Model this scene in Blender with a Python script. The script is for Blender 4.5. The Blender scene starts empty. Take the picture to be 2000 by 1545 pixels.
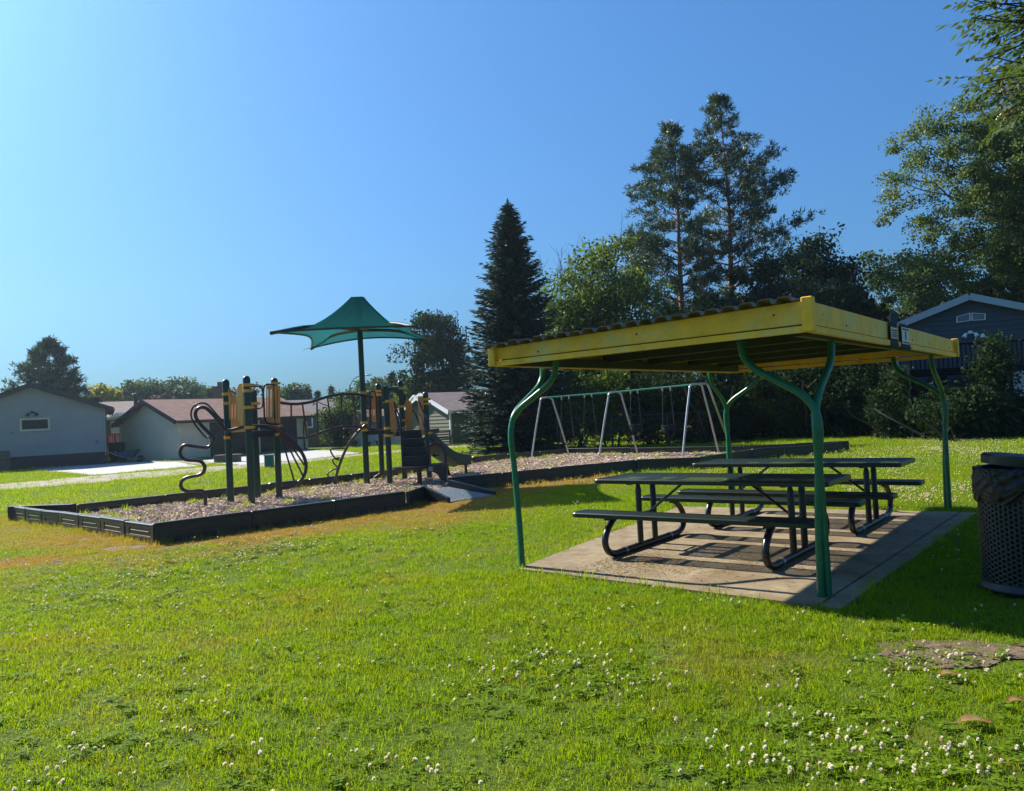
import bpy, math, random
import numpy as np
from mathutils import Vector, Matrix, Euler, noise as mnoise
rnd = random.Random(7)
RNG = np.random.default_rng(11)
sc = bpy.context.scene
C = sc.collection

# ------------------------------------------------------------------ camera
EYE = 1.5
FPX = 1530.0
ROLL = math.atan(0.0517)
PITCH = math.atan(35.9 / FPX)
cam = bpy.data.cameras.new('camera')
cam.sensor_width = 36.0
cam.lens = 36.0 * FPX / 2000.0
cam.clip_start = 0.05
cam.clip_end = 2000.0
co = bpy.data.objects.new('camera', cam)
C.objects.link(co)
co.matrix_world = Matrix.Translation((0, 0, EYE)) @ Matrix.Rotation(math.pi / 2 + PITCH, 4, 'X') @ Matrix.Rotation(-ROLL, 4, 'Z')
sc.camera = co

# ------------------------------------------------------------------ light
SUN_AZ = math.radians(-52.0)
SUN_EL = math.radians(36.7)
sd = Vector((math.sin(SUN_AZ) * math.cos(SUN_EL), math.cos(SUN_AZ) * math.cos(SUN_EL), math.sin(SUN_EL)))
w = bpy.data.worlds.new('World')
sc.world = w
w.use_nodes = True
nt = w.node_tree
nt.nodes.clear()
sky = nt.nodes.new('ShaderNodeTexSky')
sky.sky_type = 'NISHITA'
sky.sun_disc = False
sky.sun_elevation = SUN_EL
sky.sun_rotation = SUN_AZ
sky.altitude = 300
sky.air_density = 1.5
sky.dust_density = 3.0
sky.ozone_density = 5.0
bg = nt.nodes.new('ShaderNodeBackground')
bg.inputs['Strength'].default_value = 0.10
wo = nt.nodes.new('ShaderNodeOutputWorld')
gm_ = nt.nodes.new('ShaderNodeGamma')
gm_.inputs[1].default_value = 0.72
tn_ = nt.nodes.new('ShaderNodeMix')
tn_.data_type = 'RGBA'
tn_.blend_type = 'MULTIPLY'
tn_.inputs[0].default_value = 1.0
tn_.inputs[7].default_value = (0.30, 0.63, 1.07, 1)
nt.links.new(sky.outputs[0], gm_.inputs[0])
nt.links.new(gm_.outputs[0], tn_.inputs[6])
nt.links.new(tn_.outputs[2], bg.inputs['Color'])
nt.links.new(bg.outputs[0], wo.inputs['Surface'])
sl = bpy.data.lights.new('sun', 'SUN')
sl.energy = 5.0
sl.angle = math.radians(0.55)
sl.color = (1.0, 0.93, 0.80)
so = bpy.data.objects.new('sun', sl)
C.objects.link(so)
so.rotation_euler = sd.to_track_quat('Z', 'Y').to_euler()
so.location = sd * 60
sc.view_settings.view_transform = 'Standard'
sc.view_settings.look = 'None'
sc.view_settings.exposure = 1.15
sc.view_settings.gamma = 1.0
sc.view_settings.use_curve_mapping = False
sc.cycles.use_denoising = True
sc.cycles.max_bounces = 8
sc.cycles.diffuse_bounces = 3
sc.cycles.glossy_bounces = 3
sc.cycles.transmission_bounces = 4
sc.cycles.transparent_max_bounces = 12

# ------------------------------------------------------------------ measuring helpers
_f = np.array([0, math.cos(PITCH), math.sin(PITCH)])
_u = np.array([0, -math.sin(PITCH), math.cos(PITCH)])
_r = np.array([1.0, 0, 0])
_c, _s = math.cos(ROLL), math.sin(ROLL)
AR = _c * _r - _s * _u
AU = _s * _r + _c * _u


def ray(px, py):
    return (px - 1000) / FPX * AR - (py - 772.5) / FPX * AU + _f


def at(px, py, z=0.0):
    d = ray(px, py)
    t = (z - EYE) / d[2]
    return Vector((d[0] * t, d[1] * t, z))


def dep(px, py, y):
    d = ray(px, py)
    t = y / d[1]
    return Vector((d[0] * t, y, EYE + d[2] * t))


def hitplane(px, py, p0, n):
    d = Vector(ray(px, py))
    c = Vector((0, 0, EYE))
    t = (Vector(p0) - c).dot(n) / d.dot(n)
    return c + d * t


# ------------------------------------------------------------------ object helpers
OFF = {}


class MB:
    def __init__(self):
        self.v = []
        self.f = []

    def add(self, vs, fs):
        b = len(self.v)
        self.v.extend([tuple(p) for p in vs])
        self.f.extend([tuple(b + i for i in q) for q in fs])
        return self

    def box(self, c, s, rz=0.0, M=None, ch=0.0):
        hx, hy, hz = s[0] / 2, s[1] / 2, s[2] / 2
        if M is None:
            M = Matrix.Rotation(rz, 3, 'Z')
        c = Vector(c)
        if ch <= 0:
            vs = [Vector((x * hx, y * hy, z * hz)) for z in (-1, 1) for y in (-1, 1) for x in (-1, 1)]
            fs = [(0, 2, 3, 1), (4, 5, 7, 6), (0, 1, 5, 4), (2, 6, 7, 3), (0, 4, 6, 2), (1, 3, 7, 5)]
        else:
            ch = min(ch, hx * .9, hy * .9, hz * .9)
            vs = []
            idx = {}
            for sx in (-1, 1):
                for sy in (-1, 1):
                    for sz in (-1, 1):
                        for k in range(3):
                            p = [sx * hx, sy * hy, sz * hz]
                            for j in range(3):
                                if j != k:
                                    p[j] -= (sx, sy, sz)[j] * ch
                            idx[(sx, sy, sz, k)] = len(vs)
                            vs.append(Vector(p))
            fs = []
            for k in range(3):
                a, b = [(1, 2), (2, 0), (0, 1)][k]
                for s1 in (-1, 1):
                    q = []
                    for (sa, sb) in ((-1, -1), (1, -1), (1, 1), (-1, 1)):
                        t = [0, 0, 0]
                        t[k] = s1; t[a] = sa; t[b] = sb
                        q.append(idx[(t[0], t[1], t[2], k)])
                    fs.append(tuple(q if s1 > 0 else q[::-1]))
                for sa in (-1, 1):
                    for sb in (-1, 1):
                        q = []
                        for (s1, kk) in ((-1, a), (-1, b), (1, b), (1, a)):
                            t = [0, 0, 0]
                            t[k] = s1; t[a] = sa; t[b] = sb
                            q.append(idx[(t[0], t[1], t[2], kk)])
                        fs.append(tuple(q if sa * sb > 0 else q[::-1]))
            for sx in (-1, 1):
                for sy in (-1, 1):
                    for sz in (-1, 1):
                        q = [idx[(sx, sy, sz, k)] for k in range(3)]
                        fs.append(tuple(q if sx * sy * sz > 0 else q[::-1]))
        return self.add([c + M @ p for p in vs], fs)

    def bar(self, p, q, w, h, up=(0, 0, 1), ch=0.0):
        p, q = Vector(p), Vector(q)
        d = q - p
        L = d.length
        d.normalize()
        up = Vector(up)
        if abs(d.dot(up)) > .99:
            up = Vector((1, 0, 0))
        s = d.cross(up).normalized()
        n = s.cross(d)
        M = Matrix((d, s, n)).transposed()
        return self.box((p + q) / 2, (L, w, h), M=M, ch=ch)

    def tube(self, pts, r, n=10, cap=True, closed=False):
        P = [Vector(p) for p in pts]
        m = len(P)
        rs = r if isinstance(r, (list, tuple)) else [r] * m
        vs = []
        T = []
        for i in range(m):
            a = P[i - 1] if (i or closed) else P[i]
            b = P[(i + 1) % m] if (i < m - 1 or closed) else P[i]
            t = (b - a)
            T.append(t.normalized() if t.length > 1e-9 else Vector((0, 0, 1)))
        ref = Vector((0, 0, 1)) if abs(T[0].z) < .9 else Vector((1, 0, 0))
        nx = T[0].cross(ref).normalized()
        for i in range(m):
            nx = (nx - T[i] * nx.dot(T[i]))
            nx = nx.normalized() if nx.length > 1e-6 else T[i].orthogonal().normalized()
            ny = T[i].cross(nx)
            for k in range(n):
                a = 2 * math.pi * k / n
                vs.append(P[i] + (nx * math.cos(a) + ny * math.sin(a)) * rs[i])
        fs = []
        for i in range(m if closed else m - 1):
            j = (i + 1) % m
            for k in range(n):
                l = (k + 1) % n
                fs.append((i * n + k, i * n + l, j * n + l, j * n + k))
        if cap and not closed:
            fs.append(tuple(range(n))[::-1])
            fs.append(tuple((m - 1) * n + k for k in range(n)))
        return self.add(vs, fs)

    def lathe(self, c, prof, n=24, cap=True):
        c = Vector(c)
        vs = []
        for (r, z) in prof:
            for k in range(n):
                a = 2 * math.pi * k / n
                vs.append(c + Vector((r * math.cos(a), r * math.sin(a), z)))
        fs = []
        for i in range(len(prof) - 1):
            for k in range(n):
                l = (k + 1) % n
                fs.append((i * n + k, i * n + l, (i + 1) * n + l, (i + 1) * n + k))
        if cap:
            fs.append(tuple(range(n))[::-1])
            fs.append(tuple((len(prof) - 1) * n + k for k in range(n)))
        return self.add(vs, fs)

    def prism(self, poly, d):
        """poly: list of 3d points (planar), d: extrusion vector"""
        P = [Vector(p) for p in poly]
        d = Vector(d)
        n = len(P)
        nrm = Vector((0, 0, 0))
        for i in range(n):
            nrm += P[i].cross(P[(i + 1) % n])
        if nrm.dot(d) < 0:
            P = P[::-1]
        vs = P + [p + d for p in P]
        fs = [tuple(range(n))[::-1], tuple(range(n, 2 * n))]
        for i in range(n):
            j = (i + 1) % n
            fs.append((i, j, n + j, n + i))
        return self.add(vs, fs)

    def build(self, name, m, parent=None, smooth=False, off=None):
        me = bpy.data.meshes.new(name)
        o = bpy.data.objects.new(name, me)
        v = np.array(self.v, dtype=np.float64).reshape(-1, 3)
        o0 = Vector((0, 0, 0))
        if parent is not None:
            o0 = OFF.get(parent.name, Vector((0, 0, 0)))
            o.parent = parent
            OFF[o.name] = o0
        elif off is not None:
            o0 = Vector(off)
            o.location = o0
            OFF[o.name] = o0
        v = v - np.array(o0)
        me.from_pydata(v.tolist(), [], self.f)
        if smooth:
            me.polygons.foreach_set('use_smooth', [True] * len(me.polygons))
            if smooth != 'all':
                me.set_sharp_from_angle(angle=math.radians(40))
        if m:
            me.materials.append(m)
        me.update()
        C.objects.link(o)
        return o


def tag(o, label=None, cat=None, group=None, kind=None):
    if label: o['label'] = label
    if cat: o['category'] = cat
    if group: o['group'] = group
    if kind: o['kind'] = kind
    return o


def thing(name, loc, label, cat, group=None):
    o = bpy.data.objects.new(name, None)
    o.empty_display_size = .2
    o.location = loc
    C.objects.link(o)
    OFF[o.name] = Vector(loc)
    return tag(o, label, cat, group)


def copy_tree(o, parent=None):
    c = o.copy()
    C.objects.link(c)
    if parent is not None:
        c.parent = parent
    for ch in [x for x in bpy.data.objects if x.parent == o]:
        copy_tree(ch, c)
    return c


def smooth_path(pts, sub=6):
    P = [Vector(p) for p in pts]
    out = []
    for i in range(len(P) - 1):
        p0 = P[i - 1] if i else P[i] * 2 - P[i + 1]
        p1, p2 = P[i], P[i + 1]
        p3 = P[i + 2] if i + 2 < len(P) else P[i + 1] * 2 - P[i]
        for k in range(sub):
            t = k / sub
            out.append(.5 * ((2 * p1) + (p2 - p0) * t + (2 * p0 - 5 * p1 + 4 * p2 - p3) * t * t + (3 * p1 - p0 - 3 * p2 + p3) * t ** 3))
    out.append(P[-1])
    return out


# ------------------------------------------------------------------ materials
def N(nt, t, **kw):
    n = nt.nodes.new(t)
    for k, v in kw.items():
        if k in n.inputs.keys():
            n.inputs[k].default_value = v
        else:
            setattr(n, k, v)
    return n


def rgba(c):
    return (c[0], c[1], c[2], 1.0)


def mat(name, col, rough=.6, metal=0.0, var=.18, scale=8.0, bump=0.0, bscale=60.0, col2=None, c2scale=2.0, c2lo=.5, c2hi=.7, spec=.5, coat=0.0):
    m = bpy.data.materials.new(name)
    m.use_nodes = True
    t = m.node_tree
    b = t.nodes['Principled BSDF']
    b.inputs['Roughness'].default_value = rough
    b.inputs['Metallic'].default_value = metal
    b.inputs['Specular IOR Level'].default_value = spec
    b.inputs['Coat Weight'].default_value = coat
    tc = N(t, 'ShaderNodeTexCoord')
    nz = N(t, 'ShaderNodeTexNoise', Scale=scale, Detail=6.0, Roughness=.65)
    t.links.new(tc.outputs['Object'], nz.inputs['Vector'])
    mr = N(t, 'ShaderNodeMapRange')
    mr.inputs[1].default_value = .3; mr.inputs[2].default_value = .7
    mr.inputs[3].default_value = 1 - var; mr.inputs[4].default_value = 1 + var
    t.links.new(nz.outputs['Fac'], mr.inputs[0])
    mx = N(t, 'ShaderNodeMix', data_type='RGBA', blend_type='MULTIPLY')
    mx.inputs[0].default_value = 1.0
    mx.inputs[6].default_value = rgba(col)
    t.links.new(mr.outputs[0], mx.inputs[7])
    out = mx.outputs[2]
    if col2 is not None:
        n2 = N(t, 'ShaderNodeTexNoise', Scale=c2scale, Detail=8.0, Roughness=.7)
        t.links.new(tc.outputs['Object'], n2.inputs['Vector'])
        r2 = N(t, 'ShaderNodeMapRange')
        r2.inputs[1].default_value = c2lo; r2.inputs[2].default_value = c2hi
        t.links.new(n2.outputs['Fac'], r2.inputs[0])
        m2 = N(t, 'ShaderNodeMix', data_type='RGBA')
        m2.inputs[7].default_value = rgba(col2)
        t.links.new(r2.outputs[0], m2.inputs[0])
        t.links.new(out, m2.inputs[6])
        out = m2.outputs[2]
    t.links.new(out, b.inputs['Base Color'])
    if bump > 0:
        n3 = N(t, 'ShaderNodeTexNoise', Scale=bscale, Detail=5.0)
        t.links.new(tc.outputs['Object'], n3.inputs['Vector'])
        bp = N(t, 'ShaderNodeBump', Strength=bump, Distance=.02)
        t.links.new(n3.outputs['Fac'], bp.inputs['Height'])
        t.links.new(bp.outputs[0], b.inputs['Normal'])
    return m


def leafmat(name, col, col2, trans=.45, scale=1.2, rough=.6, attr=None, drycol=None, gloss=.3):
    """leaf / grass: principled + translucent, colour varied by position noise"""
    m = bpy.data.materials.new(name)
    m.use_nodes = True
    t = m.node_tree
    t.nodes.clear()
    g = N(t, 'ShaderNodeNewGeometry')
    nz = N(t, 'ShaderNodeTexNoise', Scale=scale, Detail=4.0)
    t.links.new(g.outputs['Position'], nz.inputs['Vector'])
    mr = N(t, 'ShaderNodeMapRange')
    mr.inputs[1].default_value = .35; mr.inputs[2].default_value = .65
    t.links.new(nz.outputs['Fac'], mr.inputs[0])
    mx = N(t, 'ShaderNodeMix', data_type='RGBA')
    mx.inputs[6].default_value = rgba(col); mx.inputs[7].default_value = rgba(col2)
    t.links.new(mr.outputs[0], mx.inputs[0])
    # per leaf brightness
    ri = N(t, 'ShaderNodeMapRange')
    ri.inputs[3].default_value = .7; ri.inputs[4].default_value = 1.3
    t.links.new(g.outputs['Random Per Island'], ri.inputs[0])
    ml = N(t, 'ShaderNodeMix', data_type='RGBA', blend_type='MULTIPLY')
    ml.inputs[0].default_value = 1.0
    t.links.new(mx.outputs[2], ml.inputs[6]); t.links.new(ri.outputs[0], ml.inputs[7])
    out = ml.outputs[2]
    if attr:
        a = N(t, 'ShaderNodeAttribute', attribute_name=attr, attribute_type='INSTANCER')
        m3 = N(t, 'ShaderNodeMix', data_type='RGBA')
        m3.inputs[7].default_value = rgba(drycol)
        t.links.new(a.outputs['Fac'], m3.inputs[0])
        t.links.new(out, m3.inputs[6])
        out = m3.outputs[2]
    p = N(t, 'ShaderNodeBsdfPrincipled', Roughness=rough)
    p.inputs['Specular IOR Level'].default_value = gloss
    tr = N(t, 'ShaderNodeBsdfTranslucent')
    t.links.new(out, p.inputs['Base Color'])
    hs = N(t, 'ShaderNodeMix', data_type='RGBA', blend_type='MULTIPLY')
    hs.inputs[0].default_value = 1.0
    hs.inputs[7].default_value = (1.35, 1.25, .55, 1)
    t.links.new(out, hs.inputs[6])
    t.links.new(hs.outputs[2], tr.inputs['Color'])
    ms = N(t, 'ShaderNodeMixShader')
    ms.inputs[0].default_value = trans
    t.links.new(p.outputs[0], ms.inputs[1]); t.links.new(tr.outputs[0], ms.inputs[2])
    o = N(t, 'ShaderNodeOutputMaterial')
    t.links.new(ms.outputs[0], o.inputs[0])
    return m


def perfmat(name, col, pitch=.022, rad=.30, rough=.4):
    """coated steel sheet with punched holes (UV in metres on the object's XY)"""
    m = mat(name, col, rough, 0, .15, 10)
    t = m.node_tree
    b = t.nodes['Principled BSDF']
    tc = [n for n in t.nodes if n.type == 'TEX_COORD'][0]
    vo = N(t, 'ShaderNodeVectorMath', operation='SCALE')
    vo.inputs[3].default_value = 1 / pitch
    t.links.new(tc.outputs['Object'], vo.inputs[0])
    fr = N(t, 'ShaderNodeVectorMath', operation='FRACTION')
    t.links.new(vo.outputs[0], fr.inputs[0])
    sb = N(t, 'ShaderNodeVectorMath', operation='SUBTRACT')
    sb.inputs[1].default_value = (.5, .5, .5)
    t.links.new(fr.outputs[0], sb.inputs[0])
    ml = N(t, 'ShaderNodeVectorMath', operation='MULTIPLY')
    ml.inputs[1].default_value = (1, 1, 0)
    t.links.new(sb.outputs[0], ml.inputs[0])
    ln = N(t, 'ShaderNodeVectorMath', operation='LENGTH')
    t.links.new(ml.outputs[0], ln.inputs[0])
    gt = N(t, 'ShaderNodeMath', operation='GREATER_THAN')
    gt.inputs[1].default_value = rad
    t.links.new(ln.outputs['Value'], gt.inputs[0])
    t.links.new(gt.outputs[0], b.inputs['Alpha'])
    return m


def roofmat(name, c1, c2, sc_=1.0):
    m = mat(name, c1, .9, 0, .2, 3, col2=c2, c2scale=3.5, c2lo=.45, c2hi=.6)
    t = m.node_tree
    b = t.nodes['Principled BSDF']
    tc = [n for n in t.nodes if n.type == 'TEX_COORD'][0]
    br = N(t, 'ShaderNodeTexBrick', Scale=1.0)
    br.inputs['Brick Width'].default_value = .35; br.inputs['Row Height'].default_value = .15
    br.inputs['Mortar Size'].default_value = .012
    br.inputs['Color1'].default_value = (.75, .75, .75, 1); br.inputs['Color2'].default_value = (1.15, 1.1, 1.1, 1)
    br.inputs['Mortar'].default_value = (.5, .5, .5, 1)
    t.links.new(tc.outputs['UV'], br.inputs['Vector'])
    old = b.inputs['Base Color'].links[0].from_socket
    mx = N(t, 'ShaderNodeMix', data_type='RGBA', blend_type='MULTIPLY')
    mx.inputs[0].default_value = .8
    t.links.new(old, mx.inputs[6]); t.links.new(br.outputs['Color'], mx.inputs[7])
    t.links.new(mx.outputs[2], b.inputs['Base Color'])
    return m


M = {}
M['post'] = mat('green_post_paint', (.006, .125, .055), .32, var=.25, scale=14, bump=.05, bscale=90)
M['yellow'] = mat('yellow_fascia_paint', (.92, .475, .010), .55, var=.2, scale=5, col2=(.66, .57, .20), c2scale=2.6, c2lo=.48, c2hi=.75, bump=.12, bscale=30)
M['roof_sheet'] = mat('brown_roof_sheet', (.10, .085, .06), .5, var=.35, scale=7, col2=(.045, .06, .03), c2scale=4)
M['purlin'] = mat('dark_purlin_paint', (.02, .024, .024), .5, var=.3)
M['steel_dark'] = mat('dark_green_steel', (.009, .017, .016), .33, var=.3, scale=12)
M['perf'] = perfmat('punched_dark_green_sheet', (.012, .026, .024))
M['steel_leg'] = mat('black_coated_tube', (.008, .010, .011), .3, var=.3, scale=9, bump=.05)
M['galv'] = mat('galvanised_steel', (.38, .38, .39), .4, .8, var=.2, scale=20)
M['beam_green'] = mat('green_beam_paint', (.02, .17, .12), .3, var=.2)
M['chain'] = mat('dull_chain', (.09, .09, .085), .6, .4)
M['rubber'] = mat('black_rubber', (.012, .012, .013), .6)
M['bucket'] = mat('blue_black_bucket_rubber', (.008, .010, .016), .85, spec=.2)
M['border'] = mat('black_recycled_plastic', (.016, .02, .02), .38, var=.3, scale=12, bump=.1, bscale=40)
M['ramp'] = mat('grey_ramp_plastic', (.19, .225, .24), .55, var=.2, scale=10)
M['play_post'] = mat('dark_green_play_post', (.003, .030, .024), .35, var=.2)
M['play_tube'] = mat('brown_play_tube', (.030, .014, .018), .35, var=.25)
M['clamp'] = mat('ochre_clamp', (.62, .32, .03), .4, var=.15)
M['panel'] = mat('tan_yellow_panel', (.62, .36, .07), .45, var=.1)
M['panel_orange'] = mat('orange_tan_panel', (.60, .27, .06), .45, var=.1)
M['deck'] = mat('brown_black_coated_deck', (.012, .012, .015), .5, var=.3)
M['slide'] = mat('green_slide_plastic', (.006, .04, .034), .65, var=.15)
M['greyplastic'] = mat('pale_sticker', (.45, .5, .5), .5)


def clothmat():
    m = leafmat('green_shade_cloth', (.008, .088, .092), (.010, .10, .10), .55, scale=1.0, rough=1.0, gloss=0.0)
    t = m.node_tree
    o = [n for n in t.nodes if n.type == 'OUTPUT_MATERIAL'][0]
    src = o.inputs[0].links[0].from_socket
    for n in t.nodes:
        if n.type == 'MIX' and n.blend_type == 'MULTIPLY' and not n.inputs[7].is_linked:
            n.inputs[7].default_value = (1, 1, 1, 1)
    tp = N(t, 'ShaderNodeBsdfTransparent')
    g = N(t, 'ShaderNodeTexCoord')
    nz = N(t, 'ShaderNodeTexNoise', Scale=46.0, Detail=2.0)
    t.links.new(g.outputs['Object'], nz.inputs['Vector'])
    mr = N(t, 'ShaderNodeMapRange')
    mr.inputs[1].default_value = .5; mr.inputs[2].default_value = .75; mr.inputs[3].default_value = .02; mr.inputs[4].default_value = .30
    t.links.new(nz.outputs['Fac'], mr.inputs[0])
    ms = N(t, 'ShaderNodeMixShader')
    t.links.new(mr.outputs[0], ms.inputs[0])
    t.links.new(src, ms.inputs[1]); t.links.new(tp.outputs[0], ms.inputs[2])
    t.links.new(ms.outputs[0], o.inputs[0])
    return m


M['cloth'] = clothmat()
M['concrete'] = mat('stained_concrete', (.245, .19, .115), .85, var=.22, scale=11, col2=(.12, .075, .026), c2scale=1.9, c2lo=.40, c2hi=.70, bump=.15, bscale=70)
M['concrete_pale'] = mat('pale_concrete', (.33, .33, .32), .85, var=.1, scale=2)
M['chipbase'] = mat('wood_chip_base', (.30, .21, .145), .95, var=.5, scale=28, col2=(.19, .125, .08), c2scale=9, bump=.6, bscale=40)
M['gravel'] = mat('grey_gravel', (.26, .22, .18), .95, var=.5, scale=12, col2=(.16, .17, .06), c2scale=.6, c2lo=.5, c2hi=.7)
M['dirt'] = mat('bare_dirt', (.115, .08, .045), .95, var=.5, scale=20, bump=.6, bscale=50)
M['siding_grey'] = mat('grey_green_siding', (.30, .31, .28), .7, var=.06, scale=1.5)
M['siding_cream'] = mat('cream_siding', (.62, .56, .40), .7, var=.06, scale=1.5)
M['siding_olive'] = mat('olive_siding', (.11, .12, .08), .7, var=.08, scale=1.5)
M['siding_blue'] = mat('slate_blue_siding', (.030, .050, .070), .65, var=.1, scale=2)  # blue lowered so the wall colour carries the deep tree shade
M['siding_teal'] = mat('dark_teal_siding', (.05, .08, .08), .7, var=.1)
M['shed_wall'] = mat('pale_shed_board', (.36, .37, .34), .75, var=.1)
M['foundation'] = mat('brown_foundation_paint', (.045, .028, .028), .8, var=.15)
M['trim_brown'] = mat('brown_trim', (.05, .032, .035), .55, var=.15)
M['trim_blue'] = mat('pale_blue_trim', (.30, .37, .43), .55, var=.05)
M['trim_white'] = mat('white_trim', (.72, .74, .76), .5, var=.05)
M['roof_brown'] = roofmat('brown_shingles', (.21, .135, .115), (.15, .115, .11))
M['roof_red'] = roofmat('red_brown_shingles', (.27, .135, .10), (.20, .115, .10))
M['roof_dark'] = roofmat('grey_mauve_shingles', (.13, .11, .12), (.10, .095, .105))
M['roof_mauve'] = roofmat('mauve_brown_shingles', (.19, .145, .14), (.155, .12, .125))
M['door_dark'] = mat('dark_brown_door', (.02, .018, .022), .45, var=.1)
M['glass'] = mat('dark_window_glass', (.010, .013, .018), .25, var=.05, spec=.25)
M['glass_pale'] = mat('pale_window_glass', (.10, .13, .17), .12, var=.05, spec=.6)
M['red_wood'] = mat('red_stained_wood', (.46, .085, .06), .6, var=.15)
M['fence_wood'] = mat('weathered_fence_wood', (.14, .105, .075), .8, var=.2, scale=4)
M['lattice'] = mat('white_lattice_paint', (.5, .53, .57), .6)
M['deck_blue'] = mat('shade_darkened_deck_paint', (.008, .011, .015), .95, spec=.0)  # shade of the trees over the deck is put into this colour
M['bin'] = mat('dark_bin_plastic', (.012, .02, .02), .4)
M['barrow'] = mat('blue_barrow_paint', (.04, .075, .12), .4)
M['util'] = mat('green_utility_plastic', (.015, .13, .09), .45)
M['util_brown'] = mat('brown_box_wood', (.10, .085, .055), .8)
M['pot'] = mat('dark_pot_plastic', (.015, .03, .03), .5)
M['pallet'] = mat('grey_pallet_wood', (.10, .07, .055), .85, var=.3)
M['can'] = mat('dark_green_can_coating', (.007, .014, .014), .42, var=.25, scale=15)
M['bag'] = mat('black_bag_plastic', (.005, .005, .007), .36, var=.1, spec=.4)
M['paper'] = mat('white_notice', (.62, .60, .58), .5, var=.05)
M['ink'] = mat('dark_notice_ink', (.06, .045, .045), .6)
M['ink_red'] = mat('red_brown_notice_ink', (.22, .08, .07), .6)
M['strap'] = mat('black_strap_vinyl', (.010, .013, .012), .65, spec=.15)
M['bark'] = mat('grey_brown_bark', (.075, .058, .045), .9, var=.4, scale=9, bump=.6, bscale=25)
M['bark_pine'] = mat('orange_pine_bark', (.20, .095, .055), .9, var=.45, scale=7, bump=.6, bscale=20)
M['litter'] = mat('dry_leaf_litter', (.17, .10, .045), .8, var=.5, scale=14, col2=(.36, .27, .10), c2scale=30, c2lo=.4, c2hi=.6)
M['brick'] = mat('chimney_brick', (.16, .09, .075), .85, var=.2)
M['iron'] = mat('black_metal', (.02, .021, .024), .5, var=.2)
M['block'] = mat('grey_block', (.22, .24, .25), .9)

# ------------------------------------------------------------------ SHELTER FRAME OF REFERENCE
SL = at(1020, 1110)
_n = at(1610, 1170) - SL
SU = _n.normalized()
SV = Vector((-SU.y, SU.x, 0))
LU, LV = 2.845, 5.17


def S(u, v, z=0.0):
    p = SL + SU * u + SV * v
    return Vector((p.x, p.y, z))


SROT = math.atan2(SU.y, SU.x)
CHIP = 0.10       # level of the wood chips
BH = 0.27         # border height

# ------------------------------------------------------------------ GROUND
border_front = [(23, 1017), (50, 1022), (81, 1027), (115, 1031), (154, 1038), (197, 1045), (244, 1054), (302, 1064)]
BL = [at(*p) for p in border_front]                                    # west end, seven short blocks
BC = BL[-1]
BE = at(794, 992)                                                      # near side ends at the ramp
RAMP = [at(880, 982), at(964, 969), at(877, 957, CHIP), at(829, 968, CHIP)]
BR0 = at(880, 960)                                                     # border goes on beyond the ramp
BR1 = at(1244, 920)
BR2 = at(1368, 916)
BR3 = at(1472, 899)
BR4 = at(1657, 881)
BK = [at(1450, 871, BH), at(1111, 876, BH), at(921, 893, BH)]
for p in BK: p.z = 0
BW = [at(756, 918, BH), at(600, 936, BH), at(440, 953, BH), at(320, 966, BH), at(150, 984, BH)]
for p in BW: p.z = 0
PLAY = BL + [BE, RAMP[3].copy(), RAMP[2].copy(), BR0, BR1, BR2, BR3, BR4] + BK + BW
PLAY2 = [(p.x, p.y) for p in PLAY]


def inpoly(x, y, poly):
    """vectorised point-in-polygon"""
    x = np.asarray(x); y = np.asarray(y)
    r = np.zeros(x.shape, bool)
    n = len(poly)
    for i in range(n):
        x1, y1 = poly[i]; x2, y2 = poly[(i + 1) % n]
        if y1 == y2: continue
        c = ((y1 > y) != (y2 > y)) & (x < (x2 - x1) * (y - y1) / (y2 - y1) + x1)
        r ^= c
    return r


def polydist(x, y, poly):
    x = np.asarray(x); y = np.asarray(y)
    d = np.full(x.shape, 1e9)
    n = len(poly)
    for i in range(n):
        x1, y1 = poly[i]; x2, y2 = poly[(i + 1) % n]
        dx, dy = x2 - x1, y2 - y1
        L2 = dx * dx + dy * dy + 1e-9
        t = np.clip(((x - x1) * dx + (y - y1) * dy) / L2, 0, 1)
        d = np.minimum(d, np.hypot(x - x1 - t * dx, y - y1 - t * dy))
    return d


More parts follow.
